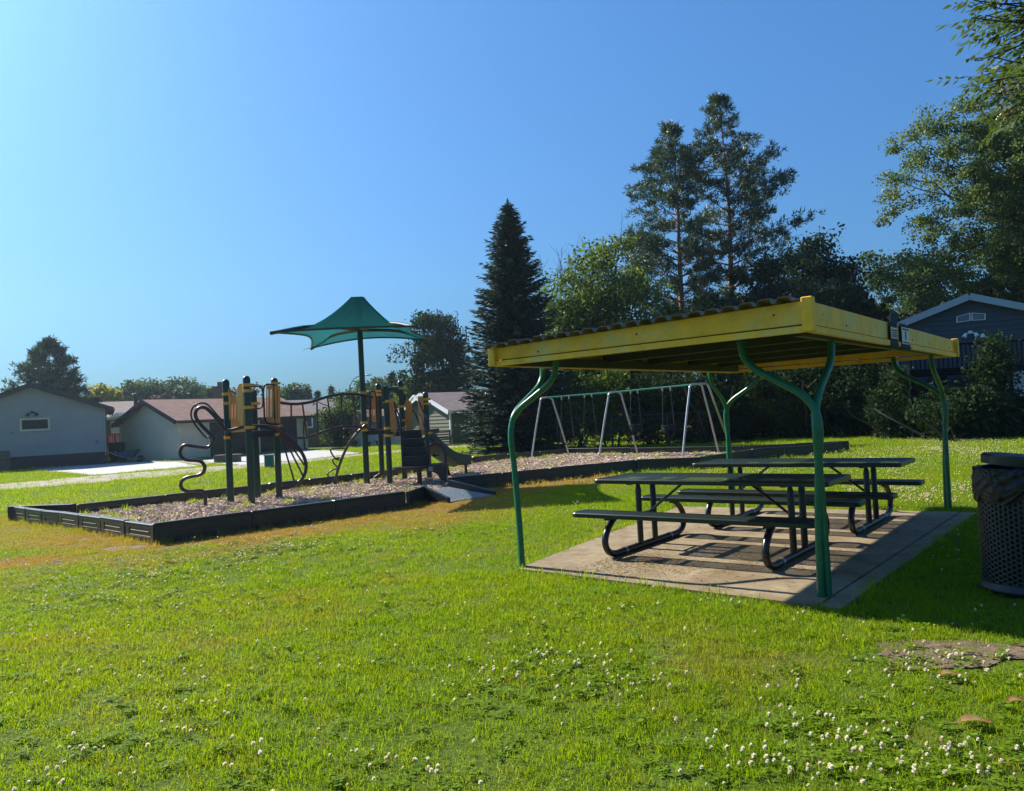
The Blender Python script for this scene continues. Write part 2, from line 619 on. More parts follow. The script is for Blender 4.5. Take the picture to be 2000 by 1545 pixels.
def lawnmat():
    m = bpy.data.materials.new('lawn_soil_and_turf')
    m.use_nodes = True
    t = m.node_tree
    b = t.nodes['Principled BSDF']
    b.inputs['Roughness'].default_value = .95
    b.inputs['Specular IOR Level'].default_value = .1
    g = N(t, 'ShaderNodeNewGeometry')
    n1 = N(t, 'ShaderNodeTexNoise', Scale=22.0, Detail=6.0, Roughness=.7)
    n2 = N(t, 'ShaderNodeTexNoise', Scale=.35, Detail=4.0)
    for n in (n1, n2): t.links.new(g.outputs['Position'], n.inputs['Vector'])
    r = N(t, 'ShaderNodeValToRGB')
    r.color_ramp.elements[0].position = .3; r.color_ramp.elements[0].color = (.05, .085, .010, 1)
    r.color_ramp.elements[1].position = .75; r.color_ramp.elements[1].color = (.13, .19, .020, 1)
    t.links.new(n1.outputs['Fac'], r.inputs[0])
    mx = N(t, 'ShaderNodeMix', data_type='RGBA')
    mr = N(t, 'ShaderNodeMapRange')
    mr.inputs[1].default_value = .52; mr.inputs[2].default_value = .72; mr.inputs[4].default_value = .55
    t.links.new(n2.outputs['Fac'], mr.inputs[0]); t.links.new(mr.outputs[0], mx.inputs[0])
    t.links.new(r.outputs[0], mx.inputs[6]); mx.inputs[7].default_value = (.15, .12, .035, 1)
    # dry soil close to the play area, stored on the sheet as a wear mask
    a = N(t, 'ShaderNodeAttribute', attribute_name='dry')
    m2 = N(t, 'ShaderNodeMix', data_type='RGBA')
    t.links.new(a.outputs['Fac'], m2.inputs[0]); t.links.new(mx.outputs[2], m2.inputs[6]); m2.inputs[7].default_value = (.20, .125, .045, 1)
    t.links.new(m2.outputs[2], b.inputs['Base Color'])
    bp = N(t, 'ShaderNodeBump', Strength=.8, Distance=.05)
    t.links.new(n1.outputs['Fac'], bp.inputs['Height']); t.links.new(bp.outputs[0], b.inputs['Normal'])
    return m


def vnoise(x, y, s, seed=0):
    """smooth value noise, vectorised"""
    r = np.random.default_rng(seed)
    tab = r.random((64, 64))
    X = x * s; Y = y * s
    i = np.floor(X).astype(int); j = np.floor(Y).astype(int)
    fx = X - i; fy = Y - j
    fx = fx * fx * (3 - 2 * fx); fy = fy * fy * (3 - 2 * fy)
    i %= 64; j %= 64
    i2 = (i + 1) % 64; j2 = (j + 1) % 64
    return (tab[i, j] * (1 - fx) + tab[i2, j] * fx) * (1 - fy) + (tab[i, j2] * (1 - fx) + tab[i2, j2] * fx) * fy


def ell(px, py, rx, ry):
    """ellipse on the ground from a spot and its half sizes in metres (across, along)"""
    c = at(px, py)
    return (c.x, c.y, rx, ry)


DIRT = [ell(243, 1071, .36, .16), ell(118, 1096, .10, .05), ell(1880, 1277, .55, .24), ell(1000, 1300, .01, .01)]
DRYSPOT = [ell(30, 1100, 1.0, .5), ell(180, 1050, 1.2, .45)]


def inell(x, y, e, k=1.0):
    return ((x - e[0]) / (e[2] * k)) ** 2 + ((y - e[1]) / (e[3] * k)) ** 2


NEARSIDE = [(p.x, p.y) for p in (BL + [BE, BR0, BR1, BR2])]


def dryness(x, y):
    d = np.full(np.shape(x), 1e9)
    P = NEARSIDE
    for i in range(len(P) - 1):
        x1, y1 = P[i]; x2, y2 = P[i + 1]
        dx, dy = x2 - x1, y2 - y1
        t = np.clip(((x - x1) * dx + (y - y1) * dy) / (dx * dx + dy * dy), 0, 1)
        wd = 1.0 if i < 7 else (1.0 if i == 7 else 1.35)
        d = np.minimum(d, np.hypot(x - x1 - t * dx, y - y1 - t * dy) / wd)
    n = vnoise(x, y, .9, 3) * .6 + vnoise(x, y, 3.1, 4) * .4
    v = np.clip((2.15 - d + (n - .5) * 2.8) / 1.6, 0, 1) * (.94 - .36 * np.clip((-x - 4.5) / 3, 0, 1))
    v = np.maximum(v, np.clip((n - .62) * 1.4, 0, .28))
    for e in DRYSPOT:
        v = np.maximum(v, np.clip(1.25 - inell(x, y, e), 0, 1))
    v = np.where(x > 2.2, np.minimum(v, np.clip((n - .62) * 2.0, 0, .4)), v)
    return v


def build_lawn():
    xs = np.concatenate([np.linspace(-140, -32, 8), np.arange(-30, 24.1, .5), np.linspace(26, 140, 8)])
    ys = np.concatenate([np.linspace(-30, -1, 8), np.arange(0, 46.1, .5), np.linspace(48, 150, 10)])
    X, Y = np.meshgrid(xs, ys)
    Z = np.zeros_like(X)
    nx, ny = len(xs), len(ys)
    v = np.stack([X.ravel(), Y.ravel(), Z.ravel()], 1)
    f = [(j * nx + i, j * nx + i + 1, (j + 1) * nx + i + 1, (j + 1) * nx + i) for j in range(ny - 1) for i in range(nx - 1)]
    me = bpy.data.meshes.new('lawn')
    me.from_pydata(v.tolist(), [], f)
    a = me.attributes.new('dry', 'FLOAT', 'POINT')
    dr = dryness(v[:, 0], v[:, 1])
    dr[(v[:, 1] > 46) | (v[:, 0] < -30) | (v[:, 0] > 24)] = 0
    a.data.foreach_set('value', dr.astype(np.float32))
    me.materials.append(lawnmat())
    o = bpy.data.objects.new('lawn', me)
    C.objects.link(o)
    o['kind'] = 'structure'


build_lawn()


def sheet(name, pts, z, m, kind='structure'):
    b = MB()
    b.add([(p[0], p[1], z) for p in pts], [tuple(range(len(pts)))])
    o = b.build(name, m)
    if kind: o['kind'] = kind
    return o


def wobble_sheet(name, pts, z, m, amp=.12, step=.35, seed=1):
    r = random.Random(seed)
    out = []
    n = len(pts)
    for i in range(n):
        a, b = Vector(pts[i][:2]), Vector(pts[(i + 1) % n][:2])
        k = max(1, int((b - a).length / step))
        for j in range(k):
            p = a.lerp(b, j / k)
            out.append((p.x + r.uniform(-amp, amp), p.y + r.uniform(-amp, amp)))
    return sheet(name, out, z, m)


ALLEY = [at(*p) for p in ((-60, 952), (0, 946), (130, 934), (240, 925), (390, 913), (470, 908), (600, 897), (700, 887), (800, 877), (925, 868), (925, 873), (800, 882), (700, 891), (600, 903), (400, 923), (200, 942), (100, 950), (0, 958), (-60, 962))]
wobble_sheet('gravel_path', ALLEY, .004, M['gravel'], amp=.12)
DRIVE1 = [at(*p) for p in ((54, 918), (220, 903.5), (345, 902), (388, 910.5), (180, 929), (140, 924))]
sheet('concrete_driveway', DRIVE1, .012, M['concrete_pale'])
DRIVE2 = [at(*p) for p in ((395, 899), (597, 879.5), (655, 880.5), (706, 885.5), (600, 897.5), (470, 909), (420, 906))]
sheet('concrete_apron', DRIVE2, .016, M['concrete_pale'])
GBED = [at(*p) for p in ((262, 899), (350, 899), (420, 900), (412, 906), (390, 909), (345, 901.5), (270, 902.5))]
wobble_sheet('gravel_bed', GBED, .008, M['gravel'], amp=.05)
sheet('wood_chip_bed', PLAY2, CHIP - .02, M['chipbase'])
for i, e in enumerate(DIRT[:3]):
    pts = []
    for k in range(28):
        a = k / 28 * 2 * math.pi
        q = 1 + .25 * math.sin(3 * a + i) + .12 * math.sin(7 * a)
        pts.append((e[0] + e[2] * q * math.cos(a), e[1] + e[3] * q * math.sin(a)))
    sheet('dirt_patch', pts, .005 + .001 * i, M['dirt'])

# thin summer haze
hb_ = MB().box((0, 60, 14), (296, 196, 30.5))
hm = bpy.data.materials.new('thin_haze')
hm.use_nodes = True
hm.node_tree.nodes.clear()
pv = N(hm.node_tree, 'ShaderNodeVolumePrincipled')
pv.inputs['Color'].default_value = (.62, .82, 1.0, 1)
pv.inputs['Density'].default_value = 0.00035
pv.inputs['Anisotropy'].default_value = 0.6
ho = N(hm.node_tree, 'ShaderNodeOutputMaterial')
hm.node_tree.links.new(pv.outputs[0], ho.inputs['Volume'])
tag(hb_.build('haze', hm), 'thin pale summer haze in the air', 'haze', None, 'stuff')

# concrete pad of the shelter
SLAB = [at(1009, 1110, .02), at(1641, 1188, .02), at(1908, 1000, .02), at(1326, 989, .02)]
for p in SLAB: p.z = 0
_e = [SLAB[0].lerp(SLAB[1], .945), SLAB[3].lerp(SLAB[2], .95)]
_e2 = [SLAB[0].lerp(SLAB[1], .951), SLAB[3].lerp(SLAB[2], .956)]
b = MB()
b.prism([(p.x, p.y, -.05) for p in (SLAB[0], _e[0], _e[1], SLAB[3])], (0, 0, .07))
tag(b.build('concrete_pad', M['concrete']), kind='structure')
b = MB()
b.prism([(p.x, p.y, -.05) for p in (_e2[0], SLAB[1], SLAB[2], _e2[1])], (0, 0, .067))
tag(b.build('concrete_pad_edge', M['concrete']), kind='structure')
PADZ = .02

# ------------------------------------------------------------------ PICNIC SHELTER
sh = thing('picnic_shelter', S(LU / 2, LV / 2, 0), 'open picnic shelter with yellow fascia, corrugated roof and bent green tube posts', 'shelter')
# corners: (u, v, z bottom, z top)
RC = {'LF': (.06, -.33, 1.952, 2.120), 'NF': (2.99, -.47, 1.962, 2.182), 'RF': (2.99, 5.46, 1.940, 2.152), 'BF': (.03, 5.36, 1.945, 2.112)}


def rc(k, top, du=0, dv=0, dz=0):
    c = RC[k]
    p = S(c[0] + du, c[1] + dv, (c[3] if top else c[2]) + dz)
    return p


def fascia(a, bk, inward):
    t = .045
    mb = MB()
    iv = inward * t
    pa0, pa1, pb0, pb1 = rc(a, 0, dz=.060), rc(a, 1), rc(bk, 0, dz=.060), rc(bk, 1)
    mb.prism([pa0, pb0, pb1, pa1], iv)
    # lower lip standing proud
    o = inward * -.022
    q = [p + o for p in (rc(a, 0), rc(bk, 0), rc(bk, 0, dz=.046), rc(a, 0, dz=.046))]
    mb.prism(q, inward * .045)
    ob = mb.build('fascia_board', M['yellow'], sh)
    for k in range(8):
        f = (k + .5 + rnd.uniform(-.3, .3)) / 8
        p = pa0.lerp(pb0, f).lerp(pa1.lerp(pb1, f), rnd.choice((.25, .7, .55)))
        bm_ = MB().tube([p, p - inward * .006], .008, 8)
        bm_.build('bolt', M['purlin'] if k % 3 == 1 else M['yellow'], ob)
    return ob


fascia('LF', 'NF', SV)
fascia('NF', 'RF', -SU)
fascia('RF', 'BF', -SV)
fascia('BF', 'LF', SU)
for k, du, dv in (('LF', -.02, -.02), ('NF', .02, -.02), ('RF', .02, .02), ('BF', -.02, .02)):
    mb = MB()
    c = RC[k]
    mb.box(S(c[0] + du * .4, c[1] + dv * .4, (c[2] + c[3]) / 2 + .012), (.075, .075, c[3] - c[2] + .02), SROT, ch=.005)
    mb.build('corner_cap', M['yellow'], sh)
# corrugated sheets: ribs run along v
nr = 21
x0, x1 = RC['LF'][0] - .02, RC['NF'][0] - .06
pw = (x1 - x0) / nr


def rooftop(u, v):
    s = (u - x0) / (x1 - x0); t = (v + .4) / 5.86
    zf = RC['LF'][3] * (1 - s) + RC['NF'][3] * s
    zb = RC['BF'][3] * (1 - s) + RC['RF'][3] * s
    return zf * (1 - t) + zb * t


k = 0
while k < nr:
    n = min(3, nr - k)
    mb = MB()
    dv = rnd.uniform(-.015, .015)
    prof = []
    for r_ in range(n):
        a = x0 + (k + r_) * pw
        h = .035 + rnd.uniform(-.006, .008)
        prof += [(a, .004), (a + pw * .17, h), (a + pw * .72, h + rnd.uniform(-.004, .004)), (a + pw * .86, .004)]
    prof.append((x0 + (k + n) * pw + .012, .006))
    vs, fs = [], []
    m_ = len(prof)
    vv = (-.43 + dv - .02, 5.47)
    for th in (0, -.006):
        for v_ in vv:
            for (uu, zz) in prof:
                lift = .004 if th == 0 else 0
                vs.append(S(uu, v_ - .10 * (uu / 3) * (1 if v_ < 0 else 0), rooftop(uu, v_) + zz + th))
    for i in range(m_ - 1):
        fs.append((i, i + 1, m_ + i + 1, m_ + i))
        fs.append((2 * m_ + i + 1, 2 * m_ + i, 3 * m_ + i, 3 * m_ + i + 1))
        fs.append((i + 1, i, 2 * m_ + i, 2 * m_ + i + 1))
        fs.append((m_ + i, m_ + i + 1, 3 * m_ + i + 1, 3 * m_ + i))
    mb.add(vs, fs)
    mb.build('roof_panel', M['roof_sheet'], sh)
    k += n
for v_ in (.55, 1.55, 2.6, 3.7, 4.7):
    mb = MB()
    mb.bar(S(.12, v_, 2.058), S(2.93, v_, 2.10), .06, .085)
    mb.build('purlin', M['purlin'], sh)
for u_ in (.0, LU):
    mb = MB()
    mb.bar(S(u_ if u_ else .13, -.28, 2.0), S(u_ if u_ else .13, 5.3, 2.0), .06, .09)
    mb.build('side_beam', M['purlin'], sh)


# posts: two bent tubes each
def post(u0, v0, su, sv, lean):
    R = .029
    base = S(u0, v0, PADZ)
    root = None
    for i, (du, dv) in enumerate(((su, 0), (0, sv))):
        mb = MB()
        # offset so that the two tubes stand side by side
        ou = SU * (su * .030 if i == 0 else -su * .030) * .7 + SV * (-sv * .030 if i == 0 else sv * .030) * .7
        d = SU * du + SV * dv
        o2 = d * -.055
        P = [base + ou, base + ou + Vector((0, 0, .5)) + o2 * .25, base + ou + Vector((0, 0, 1.0)) + o2 * .75, base + ou + Vector((0, 0, 1.24)) + o2 * 1.15,
             base + ou + d * -.035 + Vector((0, 0, 1.40)), base + ou + d * .06 + Vector((0, 0, 1.52)),
             base + ou * .8 + d * .24 + Vector((0, 0, 1.63)), base + ou * .6 + d * .42 + Vector((0, 0, 1.74)), base + ou * .5 + d * .50 + Vector((0, 0, 1.84)), base + ou * .5 + d * .52 + Vector((0, 0, 1.96))]
        mb.tube(smooth_path(P, 5), R, 14)
        mb.build('post_tube', M['post'], sh, smooth=True)


post(0, 0, 1, 1, 0)
post(LU, 0, -1, 1, 0)
post(LU, LV, -1, -1, 0)
post(0, LV, 1, -1, 0)
# dark bracket on the inner face of the left fascia, beam bracket over the far post
mb = MB()
mb.box(S(.115, 2.2, 2.03), (.03, .42, .15), SROT)
mb.build('bracket', M['purlin'], sh)


# straps with notices on the right-hand fascia
def strap(pxa, pxb, pyc, label, lines, above, flare):
    p0 = S(RC['NF'][0] + .012, 0, 0)
    c = hitplane(pxa, pyc, p0, SU)
    va = (c - SL).dot(SV)
    vb = (hitplane(pxb, pyc, p0, SU) - SL).dot(SV)
    v_, w_ = (va + vb) / 2, (vb - va) / 2
    t = thing('notice_strap', S(RC['NF'][0], v_, 2.05), label, 'notice', 'strapped notices on the yellow fascia')
    u_ = RC['NF'][0] + .018
    # ribbon profile in (u, z, v shift, half width)
    pr = [(u_ - .07, 1.935, 0, w_), (u_ + .004, 1.93, 0, w_), (u_ + .012, 1.95, 0, w_ * (1 + flare)), (u_ + .004, 2.0, 0, w_), (u_ + .003, 2.06, 0, w_ * .95), (u_ + .003, 2.13, -.004, w_ * .92), (u_ + .006, 2.165, -.004, w_ * .92)]
    if above:
        pr += [(u_ - .01, 2.205, .10, w_ * .9), (u_ - .03, 2.25, .20, w_ * .9), (u_ - .035, 2.29, .28, w_ * .9)]
    else:
        pr += [(u_ - .015, 2.192, .0, w_ * .9), (u_ - .05, 2.20, .02, w_ * .85)]
    mb = MB()
    vs, fs = [], []
    for (uu, zz, dv, hw) in pr:
        for th in (0, -.006):
            for s_ in (-1, 1):
                vs.append(S(uu + th, v_ + dv + s_ * hw, zz))
    for i in range(len(pr) - 1):
        a = i * 4; c_ = a + 4
        fs += [(a, a + 1, c_ + 1, c_), (a + 3, a + 2, c_ + 2, c_ + 3), (a, c_, c_ + 2, a + 2), (a + 1, a + 3, c_ + 3, c_ + 1)]
    mb.add(vs, fs)
    mb.build('strap_band', M['strap'], t)
    zt, zb = lines
    mb = MB()
    hw = w_ * .84
    mb.prism([S(u_ + .0075, v_ - hw, zb), S(u_ + .0075, v_ + hw, zb), S(u_ + .0075, v_ + hw, zt), S(u_ + .0075, v_ - hw, zt)], SU * .002)
    nt_ = mb.build('notice', M['paper'], t)
    return t, nt_, v_, u_ + .0125, hw


def rows(nt_, v_, u_, hw, z, h, m, seed, name='print_line', n=6):
    r = random.Random(seed)
    mb = MB()
    x = -hw * .82
    while x < hw * .8:
        l = r.uniform(.25, .6) * h * 1.3
        mb.prism([S(u_, v_ + x, z), S(u_, v_ + min(x + l, hw * .85), z), S(u_, v_ + min(x + l, hw * .85), z + h * r.uniform(.75, 1)), S(u_, v_ + x, z + h * r.uniform(.75, 1))], SU * .001)
        x += l + h * .22
    mb.build(name, m, nt_)


t, n_, v_, u_, hw = strap(1735, 1750.5, 640, 'left black strap with a white two-line notice, its top end standing above the yellow fascia', (2.125, 2.02), True, 0)
rows(n_, v_, u_, hw, 2.092, .016, M['ink'], 1)
rows(n_, v_, u_, hw, 2.070, .012, M['ink'], 2)
rows(n_, v_, u_, hw, 2.050, .012, M['ink'], 3)
rows(n_, v_, u_, hw, 2.033, .012, M['ink_red'], 4)
t, n_, v_, u_, hw = strap(1757, 1773, 655, 'right black strap with a tall notice bearing a dark emblem, folded over the yellow fascia', (2.15, 1.985), False, .25)
rows(n_, v_, u_, hw, 2.122, .018, M['ink_red'], 5)
rows(n_, v_, u_, hw, 1.995, .012, M['ink'], 6)
mb = MB()
for (dz, r_) in ((2.095, .017), (2.066, .021), (2.037, .016)):
    pts = [S(u_, v_ + r_ * math.cos(a) * (1 + .2 * math.sin(3 * a)), dz + r_ * .95 * math.sin(a)) for a in np.linspace(0, 2 * math.pi, 13)[:-1]]
    mb.prism(pts, SU * .001)
mb.build('print_emblem', M['ink'], n_)


# ------------------------------------------------------------------ PICNIC TABLES (built round their own centre, x along the table)
def rrect(x0, x1, y0, y1, r, z, n=4):
    pts = []
    for (cx, cy, a0) in ((x1 - r, y1 - r, 0), (x0 + r, y1 - r, 90), (x0 + r, y0 + r, 180), (x1 - r, y0 + r, 270)):
        for k in range(n + 1):
            a = math.radians(a0 + 90 * k / n)
            pts.append((cx + r * math.cos(a), cy + r * math.sin(a), z))
    return pts


def slab_part(name, x0, x1, y0, y1, z, th, root, seams=()):
    mb = MB()
    top = rrect(x0 + .03, x1 - .03, y0 + .03, y1 - .03, .03, z - .003)
    mb.add(top, [tuple(range(len(top)))])
    o = mb.build(name, M['perf'], root)
    # rolled rim
    mb = MB()
    r1 = rrect(x0, x1, y0, y1, .055, z - th)
    r2 = rrect(x0, x1, y0, y1, .055, z - .008)
    r3 = rrect(x0 + .006, x1 - .006, y0 + .006, y1 - .006, .05, z)
    r4 = rrect(x0 + .035, x1 - .035, y0 + .035, y1 - .035, .03, z)
    r5 = rrect(x0 + .01, x1 - .01, y0 + .01, y1 - .01, .05, z - th)
    r6 = rrect(x0 + .035, x1 - .035, y0 + .035, y1 - .035, .03, z - .006)
    n = len(r1)
    vs = r5 + r1 + r2 + r3 + r4 + r6
    fs = []
    for ring in range(5):
        for k in range(n):
            l = (k + 1) % n
            fs.append((ring * n + k, ring * n + l, (ring + 1) * n + l, (ring + 1) * n + k))
    mb.add(vs, fs)
    for s_ in seams:
        mb.box((s_, (y0 + y1) / 2, z - .02), (.03, y1 - y0 - .06, .025))
    mb.build('rim', M['steel_dark'], o)
    return o


TL, TW = 2.42, .80


def make_table():
    root = thing('picnic_table', (0, 0, 0), 'x', 'picnic table', 'picnic tables under the shelter')
    L2 = TL / 2
    slab_part('tabletop', -L2, L2, -TW / 2, TW / 2, .74, .045, root, (-.4, .4))
    for s_ in (-1, 1):
        slab_part('seat', -L2, L2, min(s_ * .56, s_ * .85), max(s_ * .56, s_ * .85), .445, .045, root, (-.6, .6))
    for sx in (-1, 1):
        x = sx * .80
        # bent frame: seat - curve - floor bar - curve - seat
        P = [(x, -.66, .395), (x, -.80, .30), (x, -.87, .19), (x, -.83, .085), (x, -.70, .034), (x, -.45, .034), (x, 0, .034), (x, .45, .034), (x, .70, .034), (x, .83, .085), (x, .87, .19), (x, .80, .30), (x, .66, .395)]
        mb = MB().tube(smooth_path(P, 5), .033, 12)
        fr = mb.build('bent_frame', M['steel_leg'], root, smooth=True)
        for y in (-.5, .5):
            mb = MB().tube([(x, y - .02, .034), (x, y + .02, .034)], .038, 12)
            mb.build('collar', M['galv'], fr, smooth=True)
        for y in (-.16, .16):
            mb = MB().tube([(x, y, .05), (x, y, .10), (x, y, .62), (x, y, .70)], [.03, .032, .032, .012], 10)
            mb.build('leg', M['steel_leg'], root, smooth=True)
        mb = MB().bar((x, -.36, .70), (x, .36, .70), .05, .035)
        mb.build('top_bracket', M['steel_leg'], root)
        for s_ in (-1, 1):
            mb = MB().bar((x, s_ * .58, .395), (x, s_ * .83, .395), .05, .03)
            mb.build('seat_bracket', M['steel_leg'], root)
        mb = MB().tube([(x - sx * .03, 0, .36), (sx * .34, 0, .69)], .014, 8)
        mb.build('brace', M['steel_leg'], root, smooth=True)
        mb = MB().tube([(x, -.13, .36), (x, .13, .36)], .014, 8)
        mb.build('cross_brace', M['steel_leg'], root, smooth=True)
    return root


TB = make_table()
T1 = TB
T1.location = S(1.39, 1.46, PADZ)
T1.rotation_euler = (0, 0, SROT)
T1['label'] = 'nearer dark green steel picnic table, its end behind the double front post of the shelter'
T2 = copy_tree(TB)
T2.location = S(1.55, 3.52, PADZ)
T2['label'] = 'farther dark green steel picnic table towards the back of the concrete pad'

# ------------------------------------------------------------------ LITTER CAN
TC = at(1990, 1172)
TC = Vector((TC.x, TC.y, 0))
TC = dep(2013, 1163, 5.80); TC.z = 0
tr = thing('litter_can', TC, 'round dark green perforated litter can with black bag and tilted lid', 'litter can')
RAD = .30
CB0, CB1 = .04, .895


def can_body():
    vs, fs = [], []
    ncol, nrow = 58, 21
    z0, z1 = CB0 + .045, CB1 - .06
    K = 8
    for i in range(ncol):
        for j in range(nrow):
            a0 = i * 2 * math.pi / ncol; a1 = (i + 1) * 2 * math.pi / ncol
            za = z0 + (z1 - z0) * j / nrow; zb = z0 + (z1 - z0) * (j + 1) / nrow
            off = .5 if i % 2 else 0.0
            if off:
                za += (z1 - z0) / nrow * .5 - (z1 - z0) / nrow * .25; zb += (z1 - z0) / nrow * .25
                za -= 0; 
            else:
                za -= (z1 - z0) / nrow * .25; zb -= (z1 - z0) / nrow * .25
            ac, zc = (a0 + a1) / 2, (za + zb) / 2
            ha, hz = (a1 - a0) / 2, (zb - za) / 2
            b0 = len(vs)

            def put(a, z, r):
                vs.append((TC.x + r * math.cos(a), TC.y + r * math.sin(a), z))
            for k in range(K):
                th = 2 * math.pi * k / K
                cx, sx_ = math.cos(th), math.sin(th)
                m_ = max(abs(cx), abs(sx_))
                put(ac + ha * cx / m_, zc + hz * sx_ / m_, RAD)
            for k in range(K):
                th = 2 * math.pi * k / K
                put(ac + ha * .60 * math.cos(th), zc + hz * .60 * math.sin(th), RAD - .002)
            for k in range(K):
                th = 2 * math.pi * k / K
                put(ac + ha * .55 * math.cos(th), zc + hz * .55 * math.sin(th), RAD - .014)
            for k in range(K):
                l = (k + 1) % K
                fs.append((b0 + k, b0 + l, b0 + K + l, b0 + K + k))
                fs.append((b0 + K + k, b0 + K + l, b0 + 2 * K + l, b0 + 2 * K + k))
            # the two slivers between octagon and square corners
    mb = MB()
    mb.add(vs, fs)
    return mb


mb = can_body()
body = mb.build('perforated_body', M['can'], tr)
mb = MB()
mb.lathe(TC, [(RAD - .01, CB0 - .03), (RAD + .012, CB0 - .02), (RAD + .020, CB0), (RAD + .008, CB0 + .02), (RAD + .002, CB0 + .045)], 48, cap=False)
mb.lathe(TC, [(RAD + .001, CB0 + .035), (RAD + .001, CB0 + .055)], 48, cap=False)
mb.build('base_ring', M['can'], tr, smooth=True)
mb = MB()
mb.lathe(TC, [(RAD + .001, CB1 - .085), (RAD + .004, CB1 - .05), (RAD + .01, CB1), (RAD - .01, CB1 + .005), (RAD - .02, CB1)], 48, cap=False)
mb.build('top_band', M['can'], tr, smooth=True)
mb = MB()
mb.lathe(TC, [(RAD - .04, .06), (RAD - .035, CB1 - .02)], 40, cap=False)
mb.build('inner_bag', M['bag'], tr, smooth=True)
# bag folded over the rim, wrinkled
vs, fs = [], []
na, nz_ = 220, 36
for j in range(nz_ + 1):
    s_ = j / nz_
    for i in range(na):
        a = i / na * 2 * math.pi
        drop = .20 + .03 * math.sin(2 * a + 1.2) + .012 * math.sin(7 * a) + .01 * math.sin(13 * a + 2)
        if s_ < .2:
            r = RAD - .045 + .052 * s_ / .2; z = CB1 - .05 + .075 * math.sin(s_ / .2 * math.pi / 2)
        else:
            q = (s_ - .2) / .8
            r = RAD + .008 + .008 * math.sin(q * 2.6); z = CB1 + .025 - q * (drop + .02)
        sm = ((a + 4.0) % (2 * math.pi)) * RAD
        p1_, q1_ = sm * .82 + z * .57, -sm * .57 + z * .82
        p2_, q2_ = sm * .9 - z * .44, sm * .44 + z * .9
        wv = 1 - abs(mnoise.noise(Vector((p1_ * 4, q1_ * 17, 2.0)))) * 2.2
        w2 = 1 - abs(mnoise.noise(Vector((p2_ * 6, q2_ * 30, 7.0)))) * 2.0
        amp = .013 if s_ > .2 else .004
        r += amp * max(0, wv) ** 2 + .007 * max(0, w2) ** 2
        z += .006 * w2 * (s_ > .2)
        vs.append((TC.x + r * math.cos(a), TC.y + r * math.sin(a), z))
for j in range(nz_):
    for i in range(na):
        k = (i + 1) % na
        fs.append((j * na + i, j * na + k, (j + 1) * na + k, (j + 1) * na + i))
mb = MB()
mb.add(vs, fs)
mb.build('bag_collar', M['bag'], tr, smooth='all')
# tilted lid: rim ring + shallow dome
LM = Matrix.Translation(TC + Vector((.045, .05, CB1 + .022))) @ Matrix.Rotation(math.radians(7), 4, Vector((.3, .95, 0)))
prof = [(RAD - .06, 0), (RAD - .025, 0), (RAD - .020, .058), (RAD - .034, .074), (RAD - .08, .080), (RAD - .14, .068), (RAD - .145, .03)]
mb = MB()
vs = []
n = 56
for (r, z) in prof:
    for k in range(n):
        a = 2 * math.pi * k / n
        vs.append(LM @ Vector((r * math.cos(a), r * math.sin(a), z)))
fs = [(i * n + k, i * n + (k + 1) % n, (i + 1) * n + (k + 1) % n, (i + 1) * n + k) for i in range(len(prof) - 1) for k in range(n)]
mb.add(vs, fs)
mb.build('lid', M['steel_dark'], tr, smooth=True)

# ------------------------------------------------------------------ PLAY AREA EDGING
bd = thing('play_area_edging', BC, 'low black plastic edging blocks running round the wood chip play area', 'edging')


def edge_block(p, q, h=BH, outside=None):
    p, q = Vector(p), Vector(q)
    p.z = q.z = 0
    d = (q - p)
    L = d.length
    d.normalize()
    nrm = Vector((d.y, -d.x, 0))         # right of travel
    if outside is not None and nrm.dot(outside) < 0:
        nrm = -nrm
    mb = MB()
    h = h + rnd.uniform(-.012, .012)
    jog = rnd.uniform(-.006, .006)
    rz = math.atan2(d.y, d.x)
    c = (p + q) / 2 - nrm * (.045 + jog)
    mb.box(c + Vector((0, 0, h / 2 - .02)), (L + .02, .07, h - .02 + .04), rz, ch=.008)
    mb.box(c + Vector((0, 0, h - .012)), (L - .008, .098, .03), rz, ch=.008)
    # raised frame on both faces
    for s_ in (1, -1):
        f = nrm * s_ * .038
        mb.box(c + f + Vector((0, 0, .055)), (L - .02, .014, .09), rz, ch=.005)
        mb.box(c + f + Vector((0, 0, h - .052)), (L - .02, .014, .030), rz, ch=.004)
        mb.box(c + f + Vector((0, 0, .150)), (L * .62, .016, .022), rz, ch=.004)
        for e in (-1, 1):
            mb.box(c + f + d * e * (L / 2 - .085) + Vector((0, 0, (h + .035) / 2)), (.13, .013, h - .14), rz, ch=.004)
    mb.build('edging_block', M['border'], bd)


def edge_run(a, b_, step=1.22, outside=None):
    a, b_ = Vector(a), Vector(b_)
    n = max(1, round((b_ - a).length / step))
    for k in range(n):
        edge_block(a.lerp(b_, k / n), a.lerp(b_, (k + 1) / n), outside=outside)


cen = sum((Vector(p) for p in PLAY), Vector()) / len(PLAY)
for i in range(7):
    edge_block(BL[i], BL[i + 1], outside=BL[i] - cen)
edge_run(BC, BE, outside=Vector((1, -1, 0)))
edge_run(BR0, BR1, outside=Vector((1, -1, 0)))
edge_run(BR1, BR2, outside=Vector((0, -1, 0)))
edge_run(BR2, BR3, outside=Vector((0, -1, 0)))
edge_run(BR3, BR4, outside=Vector((0, -1, 0)))
edge_run(BR4, BK[0], outside=Vector((0, 1, 0)))
edge_run(BK[0], BK[1], outside=Vector((0, 1, 0)))
edge_run(BK[1], BK[2], outside=Vector((0, 1, 0)))
seq = [BK[2]] + BW + [BL[0]]
for i in range(len(seq) - 1):
    edge_run(seq[i], seq[i + 1], outside=Vector((0, 1, 0)))
